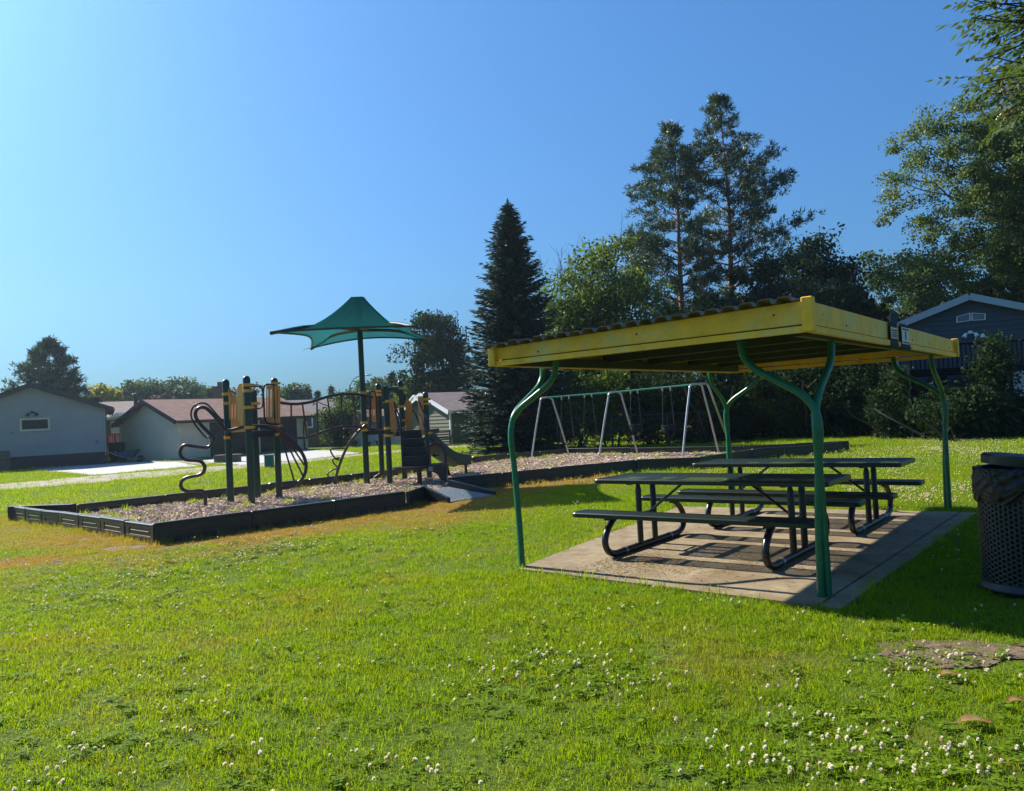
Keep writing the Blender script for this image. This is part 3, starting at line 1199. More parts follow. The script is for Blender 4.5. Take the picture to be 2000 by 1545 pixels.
# access ramp
rp = thing('access_ramp', RAMP[0], 'grey ribbed plastic access ramp set into a gap in the black edging', 'ramp')
A, B_, Cc, D = [p.copy() for p in RAMP]
A.z = B_.z = .02
Cc.z = D.z = .16
mb = MB().prism([A, B_, Cc, D], (0, 0, -.03))
rs = mb.build('ramp_deck', M['ramp'], rp)
for k in range(1, 13):
    f = k / 13
    mb = MB().bar(A.lerp(B_, f) + Vector((0, 0, .003)), D.lerp(Cc, f) + Vector((0, 0, .003)), .035, .012)
    mb.build('rib', M['ramp'], rs)
for (p, q, hh) in ((A, D, 0), (B_, Cc, 0)):
    mb = MB()
    o = (p - q).normalized() * .0
    mb.prism([p + Vector((0, 0, -.02)), q + Vector((0, 0, -.16)), q + Vector((0, 0, .13)), p + Vector((0, 0, .07))], (A - B_).normalized() * (.07 if p is A else -.07))
    mb.build('side_rail', M['border'], rp)
mb = MB().prism([BE.copy() - Vector((0, 0, .02)), D + Vector((0, 0, -.18)), D + Vector((0, 0, .12)), BE + Vector((0, 0, .27))], Vector((.05, .05, 0)))
mb.build('side_rail', M['border'], rp)

# ------------------------------------------------------------------ PLAY STRUCTURE
def PP(px, py):
    return at(px, py, CHIP)


P1, P2, P3, P4 = PP(451, 982), PP(492, 984), PP(504, 972), PP(546, 972)
QS, Q1, Q2, Q3, Q4 = PP(717, 946), PP(747, 936), PP(762, 945), PP(791, 936), PP(839, 935)


def zp(base, px, py):
    return dep(px, py, base.y).z


pl = thing('play_structure', (P2 + Q2) / 2 * 1.0, 'green and tan climbing structure with wavy rail bridge, slide and teal shade canopy', 'play structure')


def hp(px, py, a, b_):
    a, b_ = Vector(a), Vector(b_)
    d = (b_ - a)
    n = Vector((-d.y, d.x, 0)).normalized()
    return hitplane(px, py, a, n)


def play_post(base, ztop, r=.062, clamps=(), parent=pl):
    mb = MB()
    mb.lathe((base.x, base.y, 0), [(r, -.05), (r, ztop - .10)], 16)
    o = mb.build('post', M['play_post'], parent, smooth=True)
    mb = MB()
    mb.lathe((base.x, base.y, 0), [(r + .006, ztop - .12), (r + .006, ztop - .06), (r * .85, ztop - .02), (r * .5, ztop - .003), (.004, ztop)], 16)
    mb.build('cap', M['play_post'], o, smooth=True)
    for z in clamps:
        mb = MB()
        mb.lathe((base.x, base.y, 0), [(r + .004, z - .028), (r + .013, z - .028), (r + .013, z + .028), (r + .004, z + .028)], 16, cap=False)
        mb.box((base.x + r + .03, base.y, z), (.05, .03, .045))
        mb.build('clamp', M['clamp'], o)
    return o


play_post(P1, zp(P1, 438, 741), clamps=[zp(P1, 440, y) for y in (770, 788, 855)])
play_post(P2, zp(P2, 481, 734), clamps=[zp(P2, 481, y) for y in (752, 763.5, 796)] + [zp(P2, 484, 835)])
play_post(P3, zp(P3, 496, 761), clamps=[zp(P3, 496, 788.5)])
play_post(P4, zp(P4, 536, 738), clamps=[zp(P4, 536, y) for y in (749, 832, 849)])
ZT = dep(704, 582, QS.y).z
o = MB()
o.tube([(QS.x, QS.y, -.05), (QS.x, QS.y, 2.4), (QS.x, QS.y, ZT - .05)], [.068, .062, .058], 18)
sp = o.build('canopy_post', M['play_post'], pl, smooth=True)
for y in (767.5, 826, 840):
    z = zp(QS, 708, y)
    mb = MB().lathe((QS.x, QS.y, 0), [(.068, z - .03), (.078, z - .03), (.078, z + .03), (.068, z + .03)], 16, cap=False)
    mb.build('clamp', M['clamp'], sp)
play_post(Q1, zp(Q1, 739, 749), clamps=[zp(Q1, 738, y) for y in (764, 771)])
play_post(Q2, zp(Q2, 753, 754), clamps=[zp(Q2, 754, y) for y in (784, 836.5, 851)])
play_post(Q3, zp(Q3, 782, 743), clamps=[zp(Q3, 784, y) for y in (758.5, 794, 821, 836)])
play_post(Q4, zp(Q4, 831, 765), clamps=[zp(Q4, 832, y) for y in (780, 788.5, 846)])


def deckpart(pts, z, th=.11):
    mb = MB()
    P = [(p.x, p.y, z - th) for p in pts]
    mb.prism(P, (0, 0, th))
    return mb.build('deck', M['deck'], pl)


ZD1 = zp(P2, 486, 842)
deckpart([P1, P2, P4, P3], ZD1, .13)
mb = MB().bar(P1.lerp(P2, .25) + Vector((0, -.03, ZD1 - CHIP + .02)), P1.lerp(P2, .95) + Vector((0, -.03, ZD1 - CHIP + .02)), .03, .06)
mb.build('entry_sill', M['panel_orange'], pl)
ZD2 = zp(Q2, 756, 839)
Q5 = Q4 + (Q3 - Q2)
deckpart([QS, Q2, Q3, Q1], ZD2, .10)
deckpart([Q2, Q4, Q5, Q3], ZD2 - .06, .10)


def ppoly(name, pts, a, b_, m, th=.02, sx=1, ox=0, oy=0, parent=pl):
    P = [hp(x / sx + ox, y / sx + oy, a, b_) for x, y in pts]
    d = (Vector(b_) - Vector(a))
    n = Vector((-d.y, d.x, 0)).normalized()
    return MB().prism(P, n * th).build(name, m, parent)


def pslots(name, x0, x1, y0, y1, slots, ya, yb, a, b_, m, th=.02, sx=1, ox=0, oy=0):
    d = (Vector(b_) - Vector(a))
    n = Vector((-d.y, d.x, 0)).normalized() * th
    mb = MB()

    def rect(xa, xb, yya, yyb):
        q = [(xa, yya), (xb, yya), (xb, yyb), (xa, yyb)]
        mb.prism([hp(x / sx + ox, y / sx + oy, a, b_) for x, y in q], n)
    rect(x0, x1, y0, ya)
    rect(x0, x1, yb, y1)
    xs = [x0] + [e for s_ in slots for e in (s_[0], s_[1])] + [x1]
    for i in range(0, len(xs), 2):
        rect(xs[i], xs[i + 1], ya, yb)
    return mb.build(name, m, pl)


F = dict(sx=11.033, ox=380, oy=720)
ppoly('side_panel', [(628, 395), (665, 372), (700, 395), (735, 500), (752, 760), (760, 1060), (735, 1130), (745, 1310), (665, 1310), (648, 1000)], P1, P2, M['panel'], **F)
ppoly('side_panel', [(1020, 320), (960, 335), (915, 420), (903, 700), (920, 760), (925, 1080), (960, 1180), (970, 1310), (1045, 1310), (1043, 900)], P1, P2, M['panel'], **F)
pslots('slotted_panel', 752, 1075, 595, 1290, [(798, 816), (862, 880), (930, 948), (1000, 1018)], 745, 1160, P3 + Vector((-.6, .05, 0)), P3 + Vector((0, .05, 0)), M['panel_orange'], **F)
pslots('slotted_panel', 1545, 1842, 365, 1180, [(1566, 1586), (1634, 1654), (1702, 1722), (1768, 1788)], 445, 1090, P4 + Vector((-.5, -.06, 0)), P4 + Vector((.5, -.06, 0)), M['panel_orange'], **F)
mb = MB().tube(smooth_path([dep(x / 11.033 + 380, y / 11.033 + 720, P2.y + .05) for x, y in ((1170, 380), (1300, 380), (1400, 385), (1455, 430), (1475, 520), (1475, 700), (1465, 800), (1410, 850), (1320, 858), (1200, 862))], 4), .017, 8)
mb.build('grab_loop', M['play_tube'], pl, smooth=True)
mb = MB().tube(smooth_path([dep(x / 11.033 + 380, y / 11.033 + 720, P4.y - .12) for x, y in ((1740, 350), (1600, 340), (1530, 350), (1490, 420), (1485, 600), (1500, 850), (1510, 1080), (1560, 1165), (1680, 1195), (1830, 1195))], 4), .019, 8)
mb.build('grab_loop', M['play_tube'], pl, smooth=True)
# snake pole in front of the left tower
ys = (P1.y + P2.y) / 2 - .10
G = lambda pts, y, s_=5.3265, ox=320, oy=720: [dep(x / s_ + ox, yy / s_ + oy, y) for x, yy in pts]
sn = [(830, 610), (765, 622), (700, 640), (650, 640), (600, 595), (540, 510), (480, 445), (440, 412), (400, 402), (355, 415), (330, 455), (335, 510), (380, 575), (440, 640), (500, 700), (515, 740), (495, 790), (455, 818), (380, 815), (290, 803), (230, 795), (190, 815), (170, 860), (175, 905), (205, 938), (260, 952), (340, 957), (390, 970), (420, 1005), (425, 1045), (405, 1085), (350, 1112), (270, 1125), (215, 1145), (182, 1180), (178, 1225), (205, 1262), (260, 1275), (340, 1268), (395, 1272), (422, 1295), (430, 1330), (435, 1450)]
mb = MB().tube(smooth_path(G(sn, ys), 3), .033, 10)
snk = mb.build('snake_pole', M['play_tube'], pl, smooth=True)
mb = MB().tube(smooth_path(G([(475, 706), (455, 718), (425, 705), (370, 640), (320, 575), (288, 510), (285, 450), (305, 400), (345, 368), (400, 358), (450, 372), (500, 420), (560, 490), (630, 565)], ys + .06), 4), .018, 8)
mb.build('grab_rail', M['play_tube'], snk, smooth=True)
mb = MB().tube(G([(330, 385), (352, 415)], ys + .03), .014, 8)
mb.build('grab_rail_link', M['play_tube'], snk)
# fan climber on the right of the left tower
yf = P4.y - .25
arc = [(925, 598), (1020, 600), (1120, 615), (1210, 650), (1290, 705), (1360, 775), (1420, 850), (1465, 935), (1480, 1020), (1465, 1100), (1425, 1160), (1360, 1205), (1290, 1235), (1220, 1246)]
mb = MB().tube(smooth_path(G(arc, yf), 4), .033, 10)
fan = mb.build('fan_climber', M['play_tube'], pl, smooth=True)
for a, c in (((1210, 672), (1365, 1195)), ((1232, 682), (1447, 1115)), ((1255, 692), (1462, 1005)), ((1275, 705), (1420, 870))):
    mb = MB().tube(G([a, c], yf), .017, 8)
    mb.build('rung', M['play_tube'], fan, smooth=True)
mb = MB().tube(smooth_path(G([(930, 590), (1040, 590), (1140, 605), (1220, 630), (1275, 670)], P2.y + .35), 4), .022, 8)
mb.build('fan_top_rail', M['play_tube'], fan, smooth=True)
mb = MB().tube(smooth_path(G([(1200, 740), (1205, 690), (1260, 660)], yf + .1), 4), .016, 8)
mb.build('fan_brace', M['play_tube'], fan, smooth=True)


# wavy bridge
def dy(px):
    f = (px - 545) / (717 - 545)
    return P4.y + .1 + (QS.y - P4.y - .1) * max(0, min(1.15, f))


H4 = lambda pts, oy_=0: [dep(x / 3.863 + 500, y / 3.863 + 560, dy(x / 3.863 + 500) + oy_) for x, y in pts]
up = [(170, 872), (220, 881), (270, 885), (320, 884), (370, 878), (420, 868), (470, 852), (540, 830), (600, 817), (660, 811), (720, 810), (780, 815), (830, 825), (880, 833)]
lo = [(170, 1128), (220, 1136), (270, 1141), (330, 1142), (390, 1136), (460, 1112), (520, 1092), (580, 1072), (640, 1060), (700, 1055), (770, 1058), (830, 1066), (900, 1076), (975, 1080)]
mb = MB().tube(smooth_path(H4(up), 4), .030, 10)
br = mb.build('bridge_rail', M['play_tube'], pl, smooth=True)
mb = MB().tube(smooth_path(H4(lo), 4), .030, 10)
br2 = mb.build('bridge_rail', M['play_tube'], pl, smooth=True)
for a, c in (((265, 885), (268, 1141)), ((350, 881), (385, 1137)), ((460, 855), (463, 1110)), ((538, 830), (575, 1074)), ((640, 813), (655, 1058)), ((728, 811), (763, 1057)), ((862, 830), (868, 1040))):
    mb = MB().tube(H4([a, c]), .017, 8)
    mb.build('baluster', M['play_tube'], br, smooth=True)
mb = MB().tube(smooth_path(H4([(470, 868), (500, 885), (545, 900)]), 4), .010, 6)
mb.build('chain_link', M['play_tube'], br)
mb = MB().tube(smooth_path([dep(x, y, QS.y + .35) for x, y in ((722, 842), (722, 800), (721, 772), (725, 765), (731, 765), (734, 775), (735, 800), (737, 842))], 4), .018, 8)
mb.build('grab_loop', M['play_tube'], pl, smooth=True)
# loop ladder
Z7 = lambda pts, y: [dep(x / 8.585 + 560, yy / 8.585 + 740, y) for x, yy in pts]
yl = QS.y - .12
LB = PP(655, 942)
pole = [dep(x, y, yl) for x, y in ((713, 831), (706, 837), (694, 850), (683, 865), (673, 883), (666, 900), (660, 918), (656.5, 932), (655, 946))]
mb = MB().tube(smooth_path(pole, 4), .030, 10)
ll = mb.build('loop_ladder', M['play_tube'], pl, smooth=True)
for pts in ([(1195, 880), (1100, 860), (975, 838), (958, 860), (960, 920), (985, 1000), (1020, 1035)], [(1075, 998), (1000, 980), (968, 975), (955, 1000), (975, 1060), (1000, 1110)], [(975, 1163), (850, 1168), (750, 1175), (735, 1200), (760, 1260), (820, 1340), (885, 1358)],
            [(890, 1320), (800, 1338), (772, 1360), (785, 1410), (850, 1480)], [(860, 1500), (760, 1530), (700, 1580), (690, 1620), (740, 1680), (840, 1720)]):
    mb = MB().tube(smooth_path(Z7(pts, yl), 4), .018, 8)
    mb.build('loop_step', M['play_tube'], ll, smooth=True)
# panels of the right tower
K = dict(sx=7.358, ox=740, oy=740)
ppoly('side_panel', [(152, 275), (230, 275), (250, 560), (252, 770), (235, 800), (235, 830), (185, 830), (180, 780), (160, 500)], Q2, Q4, M['panel_orange'], **K)
ppoly('side_panel', [(378, 310), (430, 305), (470, 350), (485, 680), (465, 700), (465, 780), (390, 780), (385, 500)], Q3, Q3 + Vector((1, -.1, 0)), M['panel_orange'], **K)
ppoly('side_panel', [(565, 250), (640, 250), (655, 800), (600, 800), (585, 760), (575, 500)], Q2, Q4, M['panel_orange'], **K)
pslots('slotted_panel', 726, 735, 760, 824, [(729, 730.2), (731.6, 732.6)], 775, 812, Q1 + Vector((-.4, -.2, 0)), Q1 + Vector((.2, -.2, 0)), M['panel_orange'])
ppoly('arch_panel', [(52, 150), (60, 140), (130, 132), (283, 108), (285, 250), (262, 205), (225, 170), (180, 168), (150, 185), (135, 240), (150, 330), (75, 330)], Q2 + Vector((0, -.03, 0)), Q2.lerp(Q3, .9) + Vector((.12, -.03, 0)), M['slide'], th=.03, **K)
ppoly('arch_panel', [(340, 195), (375, 225), (388, 260), (388, 330), (350, 330)], Q3, Q3 + Vector((1, 0, 0)), M['slide'], th=.05, **K)
mb = MB().bar(dep(757, 757.5, Q2.y), dep(779, 755, Q3.y), .04, .02)
mb.build('roof_bar', M['galv'], pl)
# stairs
ysb, yst = 16.75, 17.75
stair = MB()
nst = 4
zt0 = .50
ztop = ZD2 - .06
lc, rc_ = [], []
for k in range(nst + 1):
    f = k / nst
    y_ = ysb + (yst - ysb) * f
    z_ = zt0 + (ztop - zt0) * f
    xl = dep(785 + 5 * f, 880, y_).x
    xr = dep(835 - 14 * f, 880, y_).x
    lc.append(Vector((xl, y_, z_)))
    rc_.append(Vector((xr, y_, z_)))
mb = MB()
for (q, s_) in ((lc, -1), (rc_, 1)):
    mb.prism([q[0] + Vector((0, 0, -.02)), q[-1] + Vector((0, 0, -.04)), q[-1] + Vector((0, 0, .02)), q[0] + Vector((0, 0, .20))], Vector((s_ * .015, 0, 0)))
st = mb.build('stairs', M['deck'], pl)
for k in range(nst):
    a, b_ = lc[k], rc_[k]
    c, d = lc[k + 1], rc_[k + 1]
    h = (c.z - a.z)
    mb = MB()
    mb.prism([a, b_, b_ + Vector((0, 0, h)), a + Vector((0, 0, h))], Vector((0, .012, 0)))       # riser
    mb.prism([a + Vector((0, -.012, h)), b_ + Vector((0, -.012, h)), Vector((d.x, d.y, a.z + h)), Vector((c.x, c.y, a.z + h))], Vector((0, 0, .02)))
    mb.build('step', M['deck'], st)
J = lambda pts, y: [dep(x / 7.358 + 740, yy / 7.358 + 740, y if not isinstance(y, tuple) else y[0] + (y[1] - y[0]) * i / (len(pts) - 1)) for i, (x, yy) in enumerate(pts)]
for nm, pts, yy in (('handrail', [(225, 335), (245, 420), (280, 500), (305, 550), (318, 600), (322, 800), (330, 1000), (345, 1190)], (17.5, 16.7)), ('handrail', [(235, 460), (275, 620), (312, 800)], (17.4, 16.9)),
                    ('handrail', [(572, 310), (600, 380), (640, 470), (675, 540), (690, 590), (692, 750), (705, 950), (712, 1200)], (17.5, 16.7)), ('handrail', [(585, 515), (640, 660), (690, 780)], (17.4, 16.9)),
                    ('arch_rail', [(712, 1210), (720, 1080), (728, 990), (745, 950), (790, 935), (840, 935), (905, 960), (940, 1010), (955, 1080), (962, 1200), (965, 1345)], (16.7, 16.5)), ('arch_rail', [(945, 1080), (965, 1210), (1000, 1330), (1012, 1385)], (16.9, 17.0))):
    mb = MB().tube(smooth_path(J(pts, yy), 4), .021 if nm == 'handrail' else .030, 8)
    mb.build(nm, M['play_tube'], pl, smooth=True)
pc = PP(820, 947)
zpl = .50
mb = MB()
cx_, cy_ = dep(806, 907, 16.72).x, 16.74
half = [(cx_ + .43 * math.cos(a), cy_ - .40 * math.sin(a), zpl - .05) for a in np.linspace(0, math.pi, 15)]
half = [(cx_ + .62, cy_ + .02, zpl - .05), (cx_ + .62, cy_ - .2, zpl - .05)] + half[2:] + [(cx_ - .43, cy_ + .02, zpl - .05)]
mb.prism(half, (0, 0, .05))
mb.build('transfer_platform', M['play_tube'], pl)
mb = MB().tube([(pc.x, pc.y, 0), (pc.x, pc.y, zpl - .05)], .05, 12)
mb.build('platform_leg', M['play_tube'], pl, smooth=True)
ts = ppoly('transfer_step', [(715, 1230), (870, 1230), (905, 1265), (972, 1320), (968, 1480), (895, 1445), (850, 1385), (800, 1345), (715, 1330)], (0, 16.45, 0), (1, 16.45, 0), M['deck'], th=.35, **K)
ppoly('label_plate', [(712, 1262), (775, 1262), (775, 1325), (712, 1325)], (0, 16.435, 0), (1, 16.435, 0), M['ramp'], th=.006, parent=ts, **K)
mb = MB().tube(J([(795, 1100), (870, 1098)], 17.2), .012, 8)
mb.lathe(dep(795 / 7.358 + 740, 1100 / 7.358 + 740, 17.2) - Vector((0, 0, .04)), [(.01, 0), (.045, .02), (.05, .04), (.045, .06), (.01, .08)], 10)
mb.build('steering_knob', M['rubber'], pl)
# slide
zs = [(dep(833, 856, 18.2), 18.2), (dep(846, 861, 18.35), 18.35), (dep(858, 873, 18.5), 18.5), (dep(872, 886, 18.7), 18.7), (dep(888, 898, 18.9), 18.9), (dep(904, 904, 19.1), 19.1), (dep(921, 905, 19.3), 19.3)]
path = smooth_path([p for p, _ in zs], 5)
mb = MB()
vs, fs = [], []
sec = [(-.30, .20), (-.27, .22), (-.24, .20), (-.22, .03), (-.10, 0), (.10, 0), (.22, .03), (.24, .20), (.27, .22), (.30, .20), (.28, -.02), (.12, -.05), (-.12, -.05), (-.28, -.02)]
for i, p in enumerate(path):
    a = path[max(0, i - 1)]; c = path[min(len(path) - 1, i + 1)]
    t_ = (c - a); th_ = Vector((t_.x, t_.y, 0)).normalized()
    s_ = Vector((-th_.y, th_.x, 0))
    n_ = Vector((0, 0, 1))
    for (x, z) in sec:
        vs.append(p + s_ * (x + .28) + n_ * z)
ns = len(sec)
for i in range(len(path) - 1):
    for k in range(ns):
        l = (k + 1) % ns
        fs.append((i * ns + k, i * ns + l, (i + 1) * ns + l, (i + 1) * ns + k))
mb.add(vs, fs)
sld = mb.build('slide', M['slide'], pl, smooth=True)
lp = PP(910, 925)
mb = MB().tube([(lp.x, lp.y + .1, 0), (lp.x, lp.y + .1, dep(909, 905, lp.y).z)], .035, 10)
mb.build('slide_leg', M['play_tube'], sld, smooth=True)
mb = MB().tube(smooth_path(J([(690, 830), (720, 845), (760, 870), (800, 895)], 17.9), 3), .03, 8)
mb.build('slide_rail', M['slide'], sld, smooth=True)
mb = MB().tube(J([(485, 450), (510, 480), (560, 590), (585, 700)], 18.4), .018, 8)
mb.build('grab_loop', M['play_tube'], pl, smooth=True)

# canopy: four-cornered tensioned cloth
PK = Vector((QS.x, QS.y, ZT))


def corner(px, py, z):
    d = Vector(ray(px, py)); c = Vector((0, 0, EYE))
    return c + d * ((z - EYE) / d.z)


HC = 3.32
cA, cB, cC, cD = corner(529, 648, HC), corner(608, 679, HC + .04), corner(842, 664, HC + .04), corner(814, 636, HC)
loop = []
for (a, c, sag, lift) in ((cA, cD, .02, .03), (cD, cC, .20, .10), (cC, cB, .10, .14), (cB, cA, .22, .10)):
    mid = Vector((PK.x, PK.y, 0))
    n_ = 18
    for k in range(n_):
        f = k / n_
        p = a.lerp(c, f)
        b_ = 4 * f * (1 - f)
        q = Vector((mid.x, mid.y, p.z))
        p = p.lerp(q, sag * b_)
        p.z += lift * b_
        loop.append(p)
nl = len(loop)
rings = [0.09, .16, .24, .33, .43, .54, .66, .78, .9, .97, 1.0]
vs, fs = [], []
for r_ in rings:
    f = 1 - (1 - (r_ - .09) / .91) ** 1.95
    for k in range(nl):
        p = loop[k]
        x = PK.x + (p.x - PK.x) * r_
        y = PK.y + (p.y - PK.y) * r_
        z = PK.z + (p.z - PK.z) * f + .004 * math.sin(k * 1.7 + r_ * 9)
        vs.append((x, y, z))
for i in range(len(rings) - 1):
    for k in range(nl):
        l = (k + 1) % nl
        fs.append((i * nl + k, i * nl + l, (i + 1) * nl + l, (i + 1) * nl + k))
mb = MB()
mb.add(vs, fs)
cn = mb.build('shade_canopy', M['cloth'], pl, smooth='all')
mb = MB()
mb.tube([p + Vector((0, 0, -.012)) for p in loop], .022, 6, closed=True)
mb.build('hem', M['play_post'], cn, smooth=True)
mb = MB().lathe((PK.x, PK.y, PK.z - .03), [(.17, -.01), (.155, .03), (.12, .045), (.01, .05)], 16)
mb.build('canopy_cap', M['play_post'], cn, smooth=True)
for c_ in (cA, cB, cC, cD):
    p = Vector((PK.x, PK.y, PK.z - .72))
    m_ = p.lerp(c_, .55) + Vector((0, 0, .10))
    mb = MB().tube(smooth_path([p, m_, c_ + Vector((0, 0, -.03))], 4), [.035] * 9, 8)
    mb.build('canopy_rib', M['play_post'], cn, smooth=True)
mb = MB().tube([cB, cB + Vector((-.12, -.05, -.03)), cB + Vector((-.2, -.05, -.07))], .006, 5)
mb.build('loose_cord', M['play_post'], cn)

# ------------------------------------------------------------------ SWING SET
f1a, f1b = PP(1037, 895), PP(1113, 890)
f2a, f2b = PP(1169, 893), PP(1247, 887)
f3a, f3b = PP(1332, 893), PP(1405, 885)
f4 = PP(1429, 873)
sw = thing('swing_set', f2a, 'four-swing frame of bent galvanised legs under a green top beam on the wood chips', 'swing set')


def aframe(a, c, ta, tb):
    ya = a.y + (c.y - a.y) * .40
    yb = a.y + (c.y - a.y) * .60
    A0, B0 = dep(*ta, ya), dep(*tb, yb)
    A1 = A0.lerp(a, .06); B1 = B0.lerp(c, .06)
    z = max(A0.z, B0.z)
    pts = [Vector((a.x, a.y, 0)), A0.lerp(a, .5), A0.lerp(a, .10), A0.lerp(a, .03), A0.lerp(B0, .25), A0.lerp(B0, .75), B0.lerp(c, .03), B0.lerp(c, .10), B0.lerp(c, .5), Vector((c.x, c.y, 0))]
    mb = MB().tube(smooth_path(pts, 3), .029, 10)
    o = mb.build('leg_frame', M['galv'], sw, smooth=True)
    return (A0 + B0) / 2


m1 = aframe(f1a, f1b, (1057, 776), (1078, 777))
m2 = aframe(f2a, f2b, (1190, 766), (1212, 766))
m3 = aframe(f3a, f3b, (1348, 751), (1370, 750))
mb = MB().tube(smooth_path([m3, m3.lerp(dep(1376, 749.5, m3.y + .3), .9), dep(1383, 753, m3.y + .4), dep(1395, 785, m3.y + .6), Vector((f4.x, f4.y, 0))], 4), .032, 10)
mb.build('leg_frame', M['galv'], sw, smooth=True)
mb = MB().tube([m1, m2, m3], .027, 10)
mb.build('top_beam', M['beam_green'], sw, smooth=True)


def beam_at(px):
    f = (px - 1067) / (1359 - 1067)
    return m1.lerp(m3, f)


def chain(p, q, name, root, off=0):
    mb = MB()
    L = (q - p).length
    n = int(L / .045)
    for k in range(n):
        a = p.lerp(q, k / n); c = p.lerp(q, (k + 1.25) / n)
        mb.bar(a, c, .016 if k % 2 else .007, .007 if k % 2 else .016)
    mb.build(name, M['chain'], root)


def swing(pa, pb, kind, label, seat_px):
    a, c = beam_at(pa), beam_at(pb)
    a = a + Vector((0, 0, -.04)); c = c + Vector((0, 0, -.04))
    mid = (a + c) / 2
    zs_ = dep((seat_px[0]), seat_px[1], mid.y).z
    t = thing('swing', (mid.x, mid.y, zs_), label, 'swing', 'swings hanging from the green beam')
    d = (c - a); d.z = 0; d.normalize()
    e0 = Vector((mid.x, mid.y, zs_ + (.10 if kind == 'belt' else .16))) - d * .24
    e1 = e0 + d * .48
    if kind == 'bucket':
        e0 += d * .06; e1 -= d * .06
    for p, q in ((a, e0), (c, e1)):
        chain(p, q, 'chain', t)
        mb = MB().tube([p + Vector((0, 0, .05)), p - Vector((0, 0, .07))], .02, 8)
        mb.build('hanger', M['galv'], t)
    nrm = Vector((-d.y, d.x, 0))
    mb = MB()
    if kind == 'belt':
        vs, fs = [], []
        n = 12
        for k in range(n + 1):
            f = k / n
            p = e0.lerp(e1, f) - Vector((0, 0, .17 * (1 - (2 * f - 1) ** 2)))
            for s_ in (-1, 1):
                for th in (0, -.014):
                    vs.append(p + nrm * s_ * .075 + Vector((0, 0, th)))
        for k in range(n):
            b0 = 4 * k; b1 = b0 + 4
            fs += [(b0, b0 + 2, b1 + 2, b1), (b0 + 1, b1 + 1, b1 + 3, b0 + 3), (b0, b1, b1 + 1, b0 + 1), (b0 + 2, b0 + 3, b1 + 3, b1 + 2)]
        mb.add(vs, fs)
        mb.build('belt_seat', M['rubber'], t)
    else:
        cx = (e0 + e1) / 2
        vs, fs = [], []
        prof = [(.19, .14), (.20, .10), (.19, 0), (.17, -.10), (.11, -.16), (.02, -.17)]
        n = 20
        for (r, z) in prof:
            for k in range(n):
                an = 2 * math.pi * k / n
                vs.append(cx + d * r * math.cos(an) + nrm * r * .8 * math.sin(an) + Vector((0, 0, z)))
        for i in range(len(prof) - 1):
            for k in range(n):
                if i in (2, 3) and k % 5 in (1, 2): continue      # leg holes
                fs.append((i * n + k, i * n + (k + 1) % n, (i + 1) * n + (k + 1) % n, (i + 1) * n + k))
        mb.add(vs, fs)
        mb.build('bucket_seat', M['bucket'], t, smooth=True)
        mb = MB().tube([cx + d * .2 * math.cos(an) + nrm * .165 * math.sin(an) + Vector((0, 0, .14)) for an in np.linspace(0, 2 * math.pi, 21)[:-1]], .016, 6, closed=True)
        mb.build('bucket_rim', M['bucket'], t, smooth=True)


swing(1099.6, 1115.5, 'belt', 'belt swing hanging next to the outer leg pair nearest the big spruce', (1112, 864))
swing(1148, 1163, 'belt', 'belt swing hanging next to the middle leg pair of the frame', (1160, 864))
swing(1240, 1253.5, 'bucket', 'bucket seat swing hanging next to the middle leg pair of the frame', (1251, 850))
swing(1299.5, 1314, 'bucket', 'bucket seat swing next to the three-legged end of the frame', (1312, 852))

# ------------------------------------------------------------------ HOUSES
def add_uv(o, ux, uy):
    """planar uv in metres along two directions"""
    me = o.data
    uvl = me.uv_layers.new(name='UVMap')
    n = len(me.loops)
    vi = np.empty(n, dtype=np.int32)
    me.loops.foreach_get('vertex_index', vi)
    co_ = np.empty(len(me.vertices) * 3)
    me.vertices.foreach_get('co', co_)
    co_ = co_.reshape(-1, 3)[vi]
    uv = np.stack([co_ @ np.array(ux), co_ @ np.array(uy)], 1).ravel()
    uvl.data.foreach_set('uv', uv.astype(np.float32))


def clap(mb, a, c, z0, z1, nrm, lip=.018):
    """one lapped board between points a,c (bottom) given as ((xy bottom pair),(xy top pair))"""
    (a0, c0), (a1, c1) = a, c


